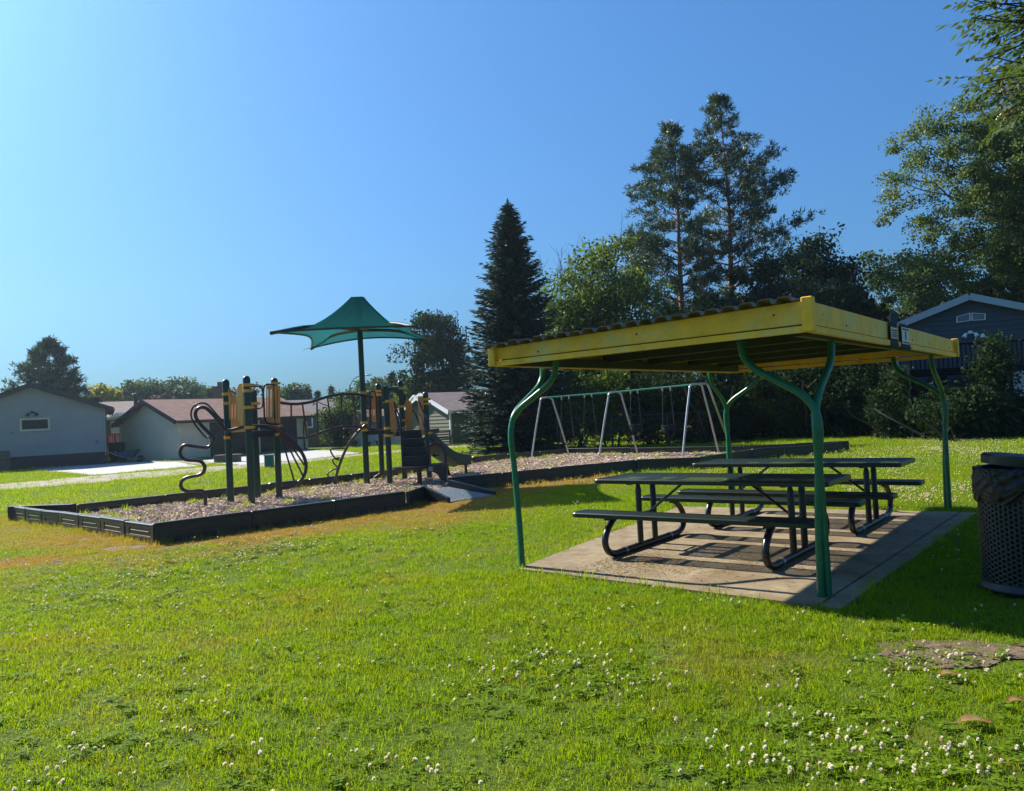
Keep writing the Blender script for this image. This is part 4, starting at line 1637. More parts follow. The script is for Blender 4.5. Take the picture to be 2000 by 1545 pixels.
def gable_house(root, g0, g1, length, zb, ze, zr, wall, roof, trim, step=.2, oh=.35, rake=.3, planks=False, found=None, roof_th=.12, gutter=True, smatl=None, soff=0.0):
    g0 = Vector((g0[0], g0[1], 0)); g1 = Vector((g1[0], g1[1], 0))
    u = (g1 - g0); W = u.length; u.normalize()
    v = Vector((-u.y, u.x, 0))
    up = Vector((0, 0, 1))
    mid = g0 + u * W / 2
    # solid body
    ins = .02
    poly = [g0 + u * ins + v * ins, g1 - u * ins + v * ins, g1 - u * ins + v * ins + up * ze, mid + v * ins + up * (zr - .02), g0 + u * ins + v * ins + up * ze]
    mb = MB().prism(poly, v * (length - ins))
    body = mb.build('wall', smatl or wall, root)
    if found is not None:
        zf = found[0]
        mb = MB()
        mb.box(mid + v * (length / 2) + up * (zf / 2), (W - .03, length - .03, zf), math.atan2(u.y, u.x))
        mb.build('foundation', found[1], root)
        zb = max(zb, zf)
    sl_ = (zr - ze) / (W / 2)

    def ext(z):
        return 0 if z <= ze else (z - ze) / sl_
    boards = MB()
    z = zb
    while z < zr - .03:
        z1 = min(z + step, zr - .005)
        e0, e1 = ext(z), ext(z1)
        if W - 2 * e0 < .1: break
        a0, a1 = g0 + u * e0, g1 - u * e0
        b0, b1 = g0 + u * e1, g1 - u * e1
        q = [a0 - v * (.032 if planks else .020) + up * z, a1 - v * (.032 if planks else .020) + up * z, b1 - v * .003 + up * z1, b0 - v * .003 + up * z1]
        r = [a0 + v * .02 + up * z, a1 + v * .02 + up * z]
        t = MB() if planks else boards
        t.add(q + r, [(0, 1, 2, 3), (4, 5, 1, 0)])
        if planks: t.build('plank', wall, body)
        z += step
    # side walls
    if boards.v:
        boards.build('siding', wall, body)
    for (p, s_) in ((g1, 1), (g0, -1)):
        boards = MB()
        z = zb
        while z < ze - .02:
            z1 = min(z + step, ze)
            o0, o1 = u * s_ * .02, u * s_ * .003
            q = [p + o0 + up * z, p + o0 + v * length + up * z, p + o1 + v * length + up * z1, p + o1 + up * z1]
            r = [p - o0 + up * z, p - o0 + v * length + up * z]
            boards.add(q + r, [(0, 1, 2, 3) if s_ > 0 else (3, 2, 1, 0), (4, 5, 1, 0) if s_ > 0 else (0, 1, 5, 4)])
            z += step
        boards.build('siding', wall, body)
    # corner boards
    mb = MB()
    for p, s_ in ((g0, -1), (g1, 1)):
        mb.box(p + u * s_ * .012 - v * .012 + up * ((zb + ze) / 2), (.09, .09, ze - zb), math.atan2(u.y, u.x))
    mb.build('corner_board', trim if trim != M['trim_brown'] else wall, body)
    # roof slopes
    for s_ in (-1, 1):
        eave = mid + u * s_ * (W / 2 + oh) + up * (ze - oh * sl_ + .03)
        ridge = mid + up * (zr + .03)
        a = eave - v * rake; b_ = ridge - v * rake
        nrm = (eave - ridge).cross(v) * s_
        nrm = nrm if nrm.z > 0 else -nrm
        nrm.normalize()
        L = length + 2 * rake
        mb = MB().prism([a, b_, b_ + v * L, a + v * L], nrm * roof_th)
        ro = mb.build('roof', roof, root)
        sd_ = (ridge - eave).normalized()
        add_uv(ro, v, sd_)
        mb = MB()
        mb.prism([a - v * .025 + nrm * (roof_th + .012), b_ - v * .025 + nrm * (roof_th + .012), b_ - v * .025 - nrm * .10, a - v * .025 - nrm * .10], v * .022)
        mb.build('rake_trim', trim, ro)
        mb = MB()
        ee = u * s_ * .05
        mb.prism([a + ee + up * .10, a + v * L + ee + up * .10, a + v * L + ee - up * .04, a + ee - up * .04], u * s_ * .03)
        mb.build('gutter', trim, ro)
    return dict(u=u, v=v, g0=g0, g1=g1, mid=mid, body=body)


def window_on(root, p, u, n, w_, h, frame_m, glass_m, fw=.07, depth=.05, bars=0, name='window'):
    """p: centre on the wall, u: along wall, n: outward"""
    up = Vector((0, 0, 1))
    mb = MB()
    for s_ in (-1, 1):
        mb.prism([p + u * s_ * (w_ / 2) - up * h / 2, p + u * s_ * (w_ / 2 + fw) - up * h / 2, p + u * s_ * (w_ / 2 + fw) + up * h / 2, p + u * s_ * (w_ / 2) + up * h / 2], n * depth)
        mb.prism([p - u * (w_ / 2 + fw) + up * s_ * h / 2, p + u * (w_ / 2 + fw) + up * s_ * h / 2, p + u * (w_ / 2 + fw) + up * s_ * (h / 2 + fw), p - u * (w_ / 2 + fw) + up * s_ * (h / 2 + fw)], n * (depth + .004))
    for k in range(bars):
        x = -w_ / 2 + w_ * (k + 1) / (bars + 1)
        mb.prism([p + u * (x - .02) - up * h / 2, p + u * (x + .02) - up * h / 2, p + u * (x + .02) + up * h / 2, p + u * (x - .02) + up * h / 2], n * (depth - .008))
    f = mb.build(name, frame_m, root)
    mb = MB().prism([p - u * w_ / 2 - up * h / 2, p + u * w_ / 2 - up * h / 2, p + u * w_ / 2 + up * h / 2, p - u * w_ / 2 + up * h / 2], n * .028)
    mb.build('pane', glass_m, f)
    return f


def floodlight(root, p, u, n, m):
    mb = MB()
    mb.box(p + n * .04, (.12, .08, .10), math.atan2(u.y, u.x))
    mb.tube([p + n * .08, p + n * .10 - u * .14 + Vector((0, 0, -.05))], .02, 6)
    mb.tube([p + n * .08, p + n * .10 + u * .14 + Vector((0, 0, -.05))], .02, 6)
    o = mb.build('floodlight', m, root)
    for s_ in (-1, 1):
        q = p + n * .11 + u * s_ * .15 + Vector((0, 0, -.05))
        mb = MB().tube([q, q + u * s_ * .05 + n * .04 + Vector((0, 0, -.12))], [.05, .085], 10)
        mb.build('lamp_head', m, o)


# left grey house
gr = at(207, 906)
_rd = Vector((gr.x, gr.y, 0)).normalized()
_gu = Vector((_rd.y, -_rd.x, 0))
for k in range(20, 70):
    _m = gr - _gu * (k / 10)
    if _m.x / _m.y < ray(66, 800)[0] / ray(66, 800)[1]: break
gl_ = gr - _gu * (2 * k / 10)
ze_, zr_ = dep(207, 796, gr.y).z, dep(66, 754, _m.y).z
hl = thing('grey_house', gr, 'low grey-green sided house end with brown foundation band and one wide small window', 'house')
H = gable_house(hl, gl_, gr, 13, 0, ze_, zr_, M['siding_grey'], M['roof_dark'], M['trim_brown'], step=.19, oh=.42, found=(dep(207, 882, gr.y).z, M['foundation']))
n_ = -H['v']
wp = hitplane(68.5, 829, gr, H['v'])
window_on(hl, wp + n_ * .02, H['u'], n_, 1.12, .46, M['siding_cream'], M['glass'], fw=.09)
floodlight(hl, hitplane(63, 805, gr, H['v']), H['u'], n_, M['iron'])
mb = MB()
p = hitplane(190, 863, gr, H['v'])
mb.box(p + n_ * .05, (.16, .1, .2), math.atan2(H['u'].y, H['u'].x), ch=.01)
mb.build('meter_box', M['block'], hl)
mb = MB()
p = hitplane(23, 846, gr, H['v'])
mb.tube([p, p + n_ * .06], .035, 8)
mb.build('wall_vent', M['iron'], hl)
ev = gr + H['u'] * .40 + Vector((0, 0, ze_ - .12))
mb = MB().tube(smooth_path([ev, ev + Vector((-.02, 0, -.12)), ev + Vector((-.12, 0, -.25)), gr + H['u'] * .06 + Vector((0, 0, ze_ - .5)), gr + H['u'] * .06 + Vector((0, 0, .1))], 4), .04, 8)
mb.build('downspout', M['trim_brown'], hl, smooth=True)
mb = MB()
p = dep(190, 781, gr.y + 5)
mb.box(p, (.4, .4, .3), 0)
mb.build('roof_vent', M['iron'], hl)

# cream garage
g1 = at(352, 898.5)
ge = dep(600, 829, 48); ge.z = 0
vv_ = (ge - g1); LG = vv_.length; vv_.normalize()
gd = Vector((-vv_.y, vv_.x, 0))
best = None
for k in range(40, 140):
    p = g1 + gd * (k / 10)
    d = ray(238, 850)
    e = abs(p.x / p.y - d[0] / d[1])
    if best is None or e < best[0]: best = (e, p)
g0 = best[1]
ze_ = dep(352, 822, g1.y).z
gm = (g0 + g1) / 2
zr_ = dep(284, 786, gm.y).z
ga = thing('cream_garage', g1, 'cream sided double garage with a reddish brown shingle roof and two dark doors', 'garage')
H = gable_house(ga, g0, g1, LG, 0, ze_, zr_, M['siding_cream'], M['roof_red'], M['trim_brown'], step=.13, oh=.30, rake=.35)
un = H['u']
up = Vector((0, 0, 1))
for (xa, xb, yt) in ((409, 503, 826), (507.5, 580, 821)):
    a = hitplane(xa, 870, g1, un); c = hitplane(xb, 870, g1, un)
    a.z = c.z = .03
    ht = hitplane(xa, yt, g1, un).z
    mb = MB()
    L = (c - a).length
    rz = math.atan2(vv_.y, vv_.x)
    mb.box((a + c) / 2 + un * .03 + up * (ht / 2), (L, .05, ht), rz)
    dr = mb.build('garage_door', M['door_dark'], ga)
    for k in range(4):
        mb = MB().box((a + c) / 2 + un * .058 + up * (ht * (k + .5) / 4), (L - .08, .02, ht / 4 - .03), rz, ch=.008)
        mb.build('door_panel', M['door_dark'], dr)
    mb = MB()
    for q in (a - vv_ * .06, c + vv_ * .06):
        mb.box(q + un * .04 + up * (ht / 2), (.10, .07, ht), rz)
    mb.box((a + c) / 2 + un * .04 + up * (ht + .05), (L + .22, .074, .10), rz)
    mb.build('door_frame', M['siding_cream'], dr)
dn = g1 + vv_ * (LG - .35) + un * .08
mb = MB().tube(smooth_path([dn + un * .25 + up * (ze_ - .1), dn + un * .2 + up * (ze_ - .3), dn + up * (ze_ - .45), dn + up * .1, dn + un * .2 + up * .05], 3), .045, 8)
mb.build('downspout', M['trim_brown'], ga, smooth=True)

# house with long roof behind the garage
b0 = dep(214, 870, 56); b0.z = 0
b0 = Vector((dep(214, 860, 56).x - 8, 55, 0))
hc = thing('cream_house', (b0.x + 8, b0.y, 0), 'cream house behind the garage with a long mauve brown roof, awning and red deck', 'house')
ze_ = dep(215, 816, 55).z; zr_ = dep(250, 783, 59).z
H = gable_house(hc, (b0.x - 4.6, b0.y + 5.6, 0), (b0.x, b0.y - 1.0, 0), 15.5, 0, ze_, zr_, M['siding_cream'], M['roof_mauve'], M['trim_brown'], step=.2, oh=.45)
fn = Vector((0, -1, 0))
window_on(hc, Vector((dep(209, 834, 55).x, 55 - .02, dep(209, 834, 55).z)), Vector((1, 0, 0)), fn, .45, 1.25, M['trim_brown'], M['glass'], fw=.05)
mb = MB()
mb.prism([dep(222, 820, 54.9), dep(250, 812, 54.9), dep(250, 806, 54.9), dep(246, 806, 54.9)], (0, -1.3, 0))
mb.build('awning', M['trim_white'], hc)
vp = dep(265, 783, 57)
mb = MB().tube([vp + up * -.6, vp + up * .42], .14, 10)
mb.lathe(vp + up * .42, [(.2, 0), (.24, .05), (.2, .1), (.02, .14)], 10)
mb.build('flue', M['iron'], hc)
for (x, y0_, s_) in ((430, 783, (.9, .7)),):
    p = dep(x, y0_, 60)
    q = dep(x, 762, 60)
    mb = MB().box((p + q) / 2, (s_[0], s_[1], (q.z - p.z) + .6))
    mb.box(q + up * .02, (s_[0] + .15, s_[1] + .15, .1))
    mb.box(q + up * .35, (.3, .3, .55))
    mb.build('chimney', M['brick'], hc)
rd = MB()
da, db = dep(208, 862, 50.5), dep(240, 862, 50.5)
zt_, zb_ = dep(222, 848, 50.5).z, dep(222, 872, 50.5).z
rail = thing('red_deck_railing', (da.x, da.y, 0), 'red stained wooden deck railing between the grey house and the garage', 'railing')
mb = MB()
mb.bar((da.x, 50.5, zt_), (db.x, 50.5, zt_), .09, .08)
mb.build('handrail', M['red_wood'], rail)
mb = MB().bar((da.x, 50.5, zb_), (db.x, 50.5, zb_), .08, .22)
mb.build('bottom_rail', M['red_wood'], rail)
for k in range(9):
    x = da.x + (db.x - da.x) * (k + .3) / 9
    mb = MB().box((x, 50.5, (zt_ + zb_) / 2), (.055, .05, zt_ - zb_ - .06))
    mb.build('baluster', M['red_wood'], rail)
for x in (da.x + .1, (da.x + db.x) / 2, db.x - .1):
    mb = MB().box((x, 50.56, zt_ / 2), (.1, .07, zt_))
    mb.build('post', M['red_wood'], rail)

# dark teal house right of the garage
p0_ = dep(560, 835, 60)
hd = thing('teal_house', (p0_.x, 60, 0), 'dark teal house with a grey roof and white-framed window behind the wooden fence', 'house')
ze_ = dep(640, 807, 60).z; zr_ = dep(640, 781, 64).z
H = gable_house(hd, (p0_.x - 3 - 5.0, 58 + 6.2, 0), (p0_.x - 3, 58, 0), 10, 0, ze_, zr_, M['siding_teal'], M['roof_dark'], M['trim_brown'], step=.2, oh=.4)
q = dep(602, 823, 60)
window_on(hd, Vector((q.x - .1, 59.98, q.z)), Vector((1, 0, 0)), fn, .75, .80, M['trim_white'], M['glass'], fw=.1)
mb = MB().tube([dep(612, 792, 60.5), dep(612, 786, 60.5), dep(617, 790, 60.5)], .05, 6)
mb.build('roof_vent', M['iron'], hd)

# wooden fence
fe = thing('board_fence', at(597, 876), 'weathered brown vertical board fence between the garage and the barn-roofed shed', 'fence')
fa, fb = dep(594, 874, 51), dep(705, 872, 50)
fzt = dep(640, 838, 51).z
nb = 38
for k in range(nb):
    p = fa.lerp(fb, (k + .5) / nb); p.z = 0
    wd_ = (fb - fa).length / nb
    h_ = fzt + rnd.uniform(-.02, .02) + (0 if k > 10 else 0)
    mb = MB().box(p + Vector((0, rnd.uniform(-.012, .012), h_ / 2)), (wd_ - .012, .022, h_))
    mb.build('board', M['fence_wood'], fe)
for k in range(4):
    p = fa.lerp(fb, k / 3); p.z = 0
    mb = MB().box(p + Vector((0, -.06, fzt / 2)), (.12, .10, fzt + .04))
    mb.build('post', M['fence_wood'], fe)
mb = MB().bar(Vector((fa.x, fa.y - .03, fzt + .01)), Vector((fb.x, fb.y - .03, fzt + .01)), .14, .04)
mb.build('cap_rail', M['fence_wood'], fe)

# barn-roofed shed
s0, s1 = dep(692, 880, 47.5), dep(800, 877, 47.5)
shd = thing('garden_shed', (s0.x, 47.5, 0), 'pale garden shed with a reddish barn-style shingle roof behind the climbing structure', 'shed')
zw = dep(700, 840, 47.5).z
zk = dep(700, 817, 48).z
zt_ = dep(705, 803, 49.3).z
D_ = 3.4
prof = [(0, zw), (.42, zk), (D_ / 2, zt_), (D_ - .42, zk), (D_, zw)]
mb = MB().prism([(s0.x + .1, 47.5 + y, z - .03) for y, z in prof] + [(s0.x + .1, 47.5 + D_, 0), (s0.x + .1, 47.5, 0)], (s1.x - s0.x - .2, 0, 0))
wl = mb.build('wall', M['shed_wall'], shd)
L = s1.x - s0.x
for k in range(int(L / .3)):
    mb = MB().box((s0.x + .15 + k * .3, 47.49, zw / 2), (.26, .03, zw - .05))
    mb.build('board', M['shed_wall'], wl)
for i in range(4):
    (ya, za), (yb, zb_) = prof[i], prof[i + 1]
    d = Vector((0, yb - ya, zb_ - za)).normalized()
    n__ = Vector((0, -d.z, d.y))
    a = Vector((s0.x - .1, 47.5 + ya, za)) - d * (.12 if i == 0 else 0)
    c = Vector((s0.x - .1, 47.5 + yb, zb_))
    mb = MB().prism([a, c, c + Vector((L + .2, 0, 0)), a + Vector((L + .2, 0, 0))], n__ * .06)
    r_ = mb.build('roof', M['roof_red'], shd)
    add_uv(r_, (1, 0, 0), d)
    # shingle courses stand proud
    ln = (c - a).length
    for q in range(int(ln / .18)):
        mb = MB().prism([a + d * (q * .18) + n__ * .06, a + d * (q * .18 + .19) + n__ * .06, a + d * (q * .18 + .19) + n__ * .066, a + d * (q * .18) + n__ * .078], Vector((L + .2, 0, 0)))
        mb.build('shingle_course', M['roof_red'], r_)
        add_uv(bpy.data.objects[-1] if False else r_, (1, 0, 0), d) if False else None

# olive house
o1 = at(882, 869)
ov = Vector((.80, .60, 0)).normalized()
og = Vector((-ov.y, ov.x, 0))
o0 = None
for k in range(30, 140):
    p = o1 + og * (k / 10)
    d = ray(788, 840)
    e = abs(p.x / p.y - d[0] / d[1])
    if o0 is None or e < o0[0]: o0 = (e, p)
o0 = o0[1]
ze_ = dep(880, 803, o1.y).z
om = (o0 + o1) / 2
zr_ = dep(835, 772, om.y).z
oh_ = thing('olive_house', o1, 'olive green sided house with white roof trim left of the big spruce', 'house')
H = gable_house(oh_, o0, o1, 8, 0, ze_, zr_, M['siding_olive'], M['roof_mauve'], M['trim_white'], step=.2, oh=.3, planks=True)
q = hitplane(824, 788, o1, H['v'])
window_on(oh_, q - H['v'] * .02, H['u'], -H['v'], .42, .5, M['trim_brown'], M['trim_white'], fw=.07)
# entry gable standing in front
q0, q1 = hitplane(796, 800, o1 - H['v'] * 1.2, H['v']), hitplane(826, 800, o1 - H['v'] * 1.2, H['v'])
zq = dep(805, 776, q0.y).z
mb = MB()
pm = q0.lerp(q1, .4); 
for (a, c) in ((Vector((q0.x, q0.y, zq - .35)), Vector((pm.x, pm.y, zq))), (Vector((pm.x, pm.y, zq)), Vector((q1.x, q1.y, zq - .55)))):
    mb.prism([a, c, c + up * .12, a + up * .12], H['v'] * .12)
mb.build('porch_roof', M['trim_white'], oh_)

# slate blue house on the right
bY = 27.5
bl, brr = dep(1772, 700, bY), dep(2035, 700, bY)
pk = dep(1893, 583, bY)
half = pk.x - bl.x
ze_ = dep(1790, 634, bY).z
hb = thing('slate_blue_house', (pk.x, bY, 0), 'slate blue house gable with pale trim and two small slanted windows above a dark deck', 'house')
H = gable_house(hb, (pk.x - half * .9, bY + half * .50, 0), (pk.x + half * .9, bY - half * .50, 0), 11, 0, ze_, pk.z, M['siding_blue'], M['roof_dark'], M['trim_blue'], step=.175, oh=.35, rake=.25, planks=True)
n_ = -H['v']
for (pts) in ([(1869.5, 629.5), (1893.5, 626), (1893, 612.5), (1870, 619)], [(1899.5, 625.5), (1923, 624), (1923, 613.5), (1899, 612)]):
    P = [hitplane(x, y, pk, H['v']) + n_ * .02 for x, y in pts]
    c = sum(P, Vector()) / 4
    mb = MB()
    for i in range(4):
        a, d = P[i], P[(i + 1) % 4]
        mb.prism([a, d, d + (d - c) * .16, a + (a - c) * .16], n_ * (.05 + .003 * (i % 2)))
    f = mb.build('slanted_window', M['trim_white'], hb)
    mb = MB().prism(P, n_ * .03)
    mb.build('pane', M['glass_pale'], f)
floodlight(hb, hitplane(1895, 649, pk, H['v']), H['u'], n_, M['trim_white'])
q = hitplane(1919, 655, pk, H['v'])
mb = MB().lathe(q + n_ * .1 + up * -.08, [(.11, 0), (.07, .05), (.05, .12), (.02, .14)], 10)
mb.build('wall_lamp', M['trim_white'], hb)
# deck with railing and lattice skirt
dk = thing('raised_deck', (pk.x, bY - 2.2, 0), 'raised dark deck with picket railing and white lattice skirt before the slate blue house', 'deck')
dY = bY - 2.2
dzl = dep(1900, 716, dY).z
x0d, x1d = dep(1775, 700, dY).x, dep(2040, 700, dY).x
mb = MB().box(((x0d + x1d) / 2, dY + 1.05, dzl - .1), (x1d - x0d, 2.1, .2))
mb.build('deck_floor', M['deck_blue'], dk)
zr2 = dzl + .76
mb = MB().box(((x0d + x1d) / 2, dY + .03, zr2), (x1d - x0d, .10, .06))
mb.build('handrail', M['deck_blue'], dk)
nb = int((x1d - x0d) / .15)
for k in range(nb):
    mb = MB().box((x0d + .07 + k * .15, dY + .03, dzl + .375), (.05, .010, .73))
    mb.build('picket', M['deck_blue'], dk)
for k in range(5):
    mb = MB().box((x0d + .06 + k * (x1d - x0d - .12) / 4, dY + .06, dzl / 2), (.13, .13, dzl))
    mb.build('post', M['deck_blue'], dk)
mb = MB()
zl0, zl1 = .7, dzl - .22
xl0, xl1 = dep(1905, 740, dY).x, x1d
st_ = .11
k = -int((zl1 - zl0) / st_) - 1
while xl0 + k * st_ < xl1:
    for s_ in (1, -1):
        xa = xl0 + k * st_; xb = xa + (zl1 - zl0)
        za, zb2 = (zl0, zl1)
        lo_, hi_ = max(xa, xl0), min(xb, xl1)
        if hi_ - lo_ > .05:
            if s_ > 0:
                p, q = Vector((lo_, dY + .02, zl0 + lo_ - xa)), Vector((hi_, dY + .02, zl0 + hi_ - xa))
            else:
                p, q = Vector((lo_, dY + .035, zl1 - (lo_ - xa))), Vector((hi_, dY + .035, zl1 - (hi_ - xa)))
            mb.bar(p, q, .010, .035, up=(0, 0, 1))
    k += 1
lt = mb.build('lattice_panel', M['lattice'], dk)
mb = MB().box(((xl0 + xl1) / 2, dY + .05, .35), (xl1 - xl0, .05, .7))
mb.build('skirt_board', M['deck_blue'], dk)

# ------------------------------------------------------------------ YARD THINGS
# wheeled bin
p = at(229, 902)
p = Vector((p.x, p.y, 0))
bn = thing('wheeled_bin', p, 'dark wheeled rubbish bin standing between the grey house and the cream garage', 'bin')
mb = MB()
h_ = .98
w0, w1 = .24, .31
vs = [p + Vector((sx * w0, sy * w0, .06)) for sx, sy in ((-1, -1), (1, -1), (1, 1), (-1, 1))] + [p + Vector((sx * w1, sy * w1, h_)) for sx, sy in ((-1, -1), (1, -1), (1, 1), (-1, 1))]
mb.add(vs, [(3, 2, 1, 0), (4, 5, 6, 7), (0, 1, 5, 4), (1, 2, 6, 5), (2, 3, 7, 6), (3, 0, 4, 7)])
mb.build('bin_body', M['bin'], bn)
mb = MB().box(p + up * (h_ + .03), (.70, .70, .06), ch=.02)
mb.box(p + up * (h_ + .07), (.58, .58, .04), ch=.02)
mb.build('lid', M['bin'], bn)
for s_ in (-1, 1):
    mb = MB().tube([p + Vector((s_ * .26, .27, .09)), p + Vector((s_ * .31, .27, .09))], .09, 12)
    mb.build('wheel', M['rubber'], bn)
# wheelbarrow
p = at(257, 903)
p = Vector((p.x, p.y - .3, 0))
wb = thing('wheelbarrow', p, 'blue-grey wheelbarrow parked beside the bin at the garage end wall', 'wheelbarrow')
mb = MB()
vs = [p + Vector(q) for q in ((-.25, -.2, .30), (.22, -.2, .26), (.22, .2, .26), (-.25, .2, .30), (-.45, -.32, .58), (.50, -.32, .66), (.50, .32, .66), (-.45, .32, .58))]
mb.add(vs, [(3, 2, 1, 0), (0, 1, 5, 4), (1, 2, 6, 5), (2, 3, 7, 6), (3, 0, 4, 7)])
vs2 = [p + Vector(q) for q in ((-.23, -.18, .31), (.20, -.18, .27), (.20, .18, .27), (-.23, .18, .31), (-.45, -.31, .585), (.50, -.31, .665), (.50, .31, .665), (-.45, .31, .585))]
mb.add(vs2, [(0, 1, 2, 3), (4, 5, 1, 0), (5, 6, 2, 1), (6, 7, 3, 2), (7, 4, 0, 3)])
mb.build('tray', M['barrow'], wb)
for s_ in (-1, 1):
    mb = MB().tube([p + Vector((-.85, s_ * .28, .60)), p + Vector((-.3, s_ * .22, .34)), p + Vector((.62, s_ * .06, .18))], .02, 8)
    mb.build('handle', M['galv'], wb)
    mb = MB().tube([p + Vector((-.25, s_ * .2, .33)), p + Vector((-.30, s_ * .22, 0))], .018, 8)
    mb.build('leg', M['iron'], wb)
mb = MB().tube([p + Vector((.62, -.05, .18)), p + Vector((.62, .05, .18))], .18, 16)
mb.build('wheel', M['rubber'], wb)
# brown box, crates and blocks
p = at(441, 904)
ub = thing('planter_box', p, 'low brown wooden box standing on the gravel before the garage doors', 'box')
mb = MB().box(p + Vector((0, .25, .16)), (1.05, .5, .32), ch=.02)
mb.build('box_side', M['util_brown'], ub)
mb = MB().box(p + Vector((.05, .25, .335)), (1.12, .56, .03), ch=.008)
mb.build('lid', M['util_brown'], ub)
mb = MB().box(p + Vector((.2, -.02, .2)), (.22, .02, .14))
mb.build('label_plate', M['greyplastic'], ub)
p = at(526.5, 914)
ut = thing('utility_pedestal', p, 'small green utility pedestal standing in the lawn beyond the tower posts', 'utility box')
mb = MB().box(p + up * .22, (.30, .26, .44), ch=.03)
mb.build('pedestal_body', M['util'], ut)
mb = MB().box(p + up * .455, (.34, .30, .05), ch=.02)
mb.build('cap', M['util'], ut)
for i, (x, y, s_, lab) in enumerate(((691, 880, 1.0, 'dark pot holding a bushy green plant beside the loop ladder, against the shed'), (719, 874, .75, 'dark empty-looking pot behind the tall canopy post'), (741, 874, .85, 'dark pot with a thin pale flowering plant between the green posts'))):
    p = dep(x, y, 46.2); p.z = 0
    t = thing('plant_pot', p, lab, 'plant pot', 'plant pots by the shed')
    mb = MB().lathe(p, [(.16 * s_, 0), (.24 * s_, .36 * s_), (.26 * s_, .36 * s_), (.26 * s_, .40 * s_), (.22 * s_, .40 * s_), (.2 * s_, .34 * s_)], 14)
    mb.build('pot', M['pot'], t)
# pallet leaning by the olive house
p = dep(866, 868, 41.3); p.z = 0
pt = thing('pallet_stack', p, 'stack of weathered pallet boards leaning by the olive house corner', 'pallet')
mb = MB()
for k in range(6):
    q = p + Vector((0, 0, .08 + .13 * k))
    MB().box(q + Vector((rnd.uniform(-.05, .05), 0, 0)), (.85, .09, .07), .06, ch=.01).build('board', M['pallet'], pt)
for s_ in (-.36, .36):
    MB().box(p + Vector((s_, .07, .42)), (.08, .06, .84), .06).build('upright', M['pallet'], pt)
MB().box(p + Vector((.45, -.08, .42)), (.06, .10, .95), 0, M=Matrix.Rotation(.22, 3, 'Y')).build('upright', M['pallet'], pt)
p = dep(846, 851, 41.5)
sx_ = thing('white_case', (p.x, p.y, 0), 'small white case standing on a post by the pallet stack', 'box')
MB().box(p, (.34, .2, .12), ch=.02).build('case_body', M['trim_white'], sx_)
MB().box(Vector((p.x, p.y, (p.z - .06) / 2)), (.08, .08, p.z - .06)).build('post', M['pallet'], sx_)
# left edge: brown crate with reflector, blocks
p = at(4, 921)
cr = thing('brown_crate', p, 'brown wooden crate at the foot of the grey house with an orange reflector beside it', 'crate')
for k in range(6):
    MB().box(p + Vector((-.1, .15, .09 + k * .165)), (.85, .05, .15), ch=.008).build('board', M['util_brown'], cr)
for s_ in (-.38, .2):
    MB().box(p + Vector((-.1 + s_, .19, .5)), (.08, .04, 1.0)).build('upright', M['util_brown'], cr)
q = at(15, 919)
rf = thing('orange_reflector', q, 'small orange reflector on a short stake by the brown crate', 'reflector')
MB().tube([q, q + up * .34], .02, 6).build('stake', M['iron'], rf)
mm = mat('orange_reflector', (.9, .22, .05), .2)
MB().tube([q + Vector((0, -.03, .36)), q + Vector((0, .0, .36))], .06, 10).build('reflector_disc', mm, rf)
for (x, y, s_, lab) in ((49, 915, (.42, .25, .14), 'flat grey block lying by the brown house foundation'), (60, 913, (.26, .2, .3), 'upright grey block by the brown house foundation')):
    p = at(x, y)
    t = thing('grey_block', p, lab, 'block', 'grey blocks by the house')
    MB().box(p + up * (s_[2] / 2), s_, .2, ch=.015).build('block_body', M['block'], t)
# paper scrap and twigs in the grass
p = at(92, 1119)
t = tag(MB().prism([p + Vector((-.10, 0, .05)), p + Vector((.09, .12, .07)), p + Vector((.10, .09, .075)), p + Vector((-.08, -.04, .055))], (0, 0, .004)).build('paper_scrap', M['paper'], off=p), 'scrap of white paper lying in the dry grass', 'litter')
# street lamp, far
p = dep(685, 790, 72); p.z = 0
tp_ = dep(685, 752, 72)
la = thing('street_lamp', p, 'slender street lamp with a curved arm rising behind the trees by the canopy post', 'street lamp')
MB().tube([p, Vector((p.x, p.y, tp_.z))], [.09, .06], 8).build('pole', M['iron'], la)
MB().tube(smooth_path([Vector((p.x, p.y, tp_.z - .1)), tp_ + Vector((.3, 0, .5)), tp_ + Vector((.8, 0, .78)), tp_ + Vector((1.5, 0, .85))], 4), .04, 6).build('arm', M['galv'], la)
MB().box(tp_ + Vector((1.7, 0, .83)), (.5, .2, .1), ch=.03).build('lamp_head', M['galv'], la)
# pair of small birds on the chips
for x, y, lab in ((737, 938, 'small dark bird standing on the chips left of the stair posts'), (987, 898, 'small dark bird standing on the chips near the swings')):
    p = at(x, y, CHIP)
    mb = MB()
    mb.tube(smooth_path([p + Vector((-.10, 0, .05)), p + Vector((-.03, 0, .08)), p + Vector((.03, 0, .10)), p + Vector((.055, 0, .14)), p + Vector((.08, 0, .15))], 2), [.008, .02, .035, .045, .045, .03, .028, .03, .01], 8)
    b_ = mb.build('bird', M['rubber'], off=p, smooth=True)
    tag(b_, lab, 'bird', 'birds on the wood chips')
    for s_ in (-1, 1):
        MB().tube([p + Vector((.01, s_ * .015, .07)), p + Vector((.01, s_ * .015, 0))], .004, 5).build('leg', M['rubber'], b_)
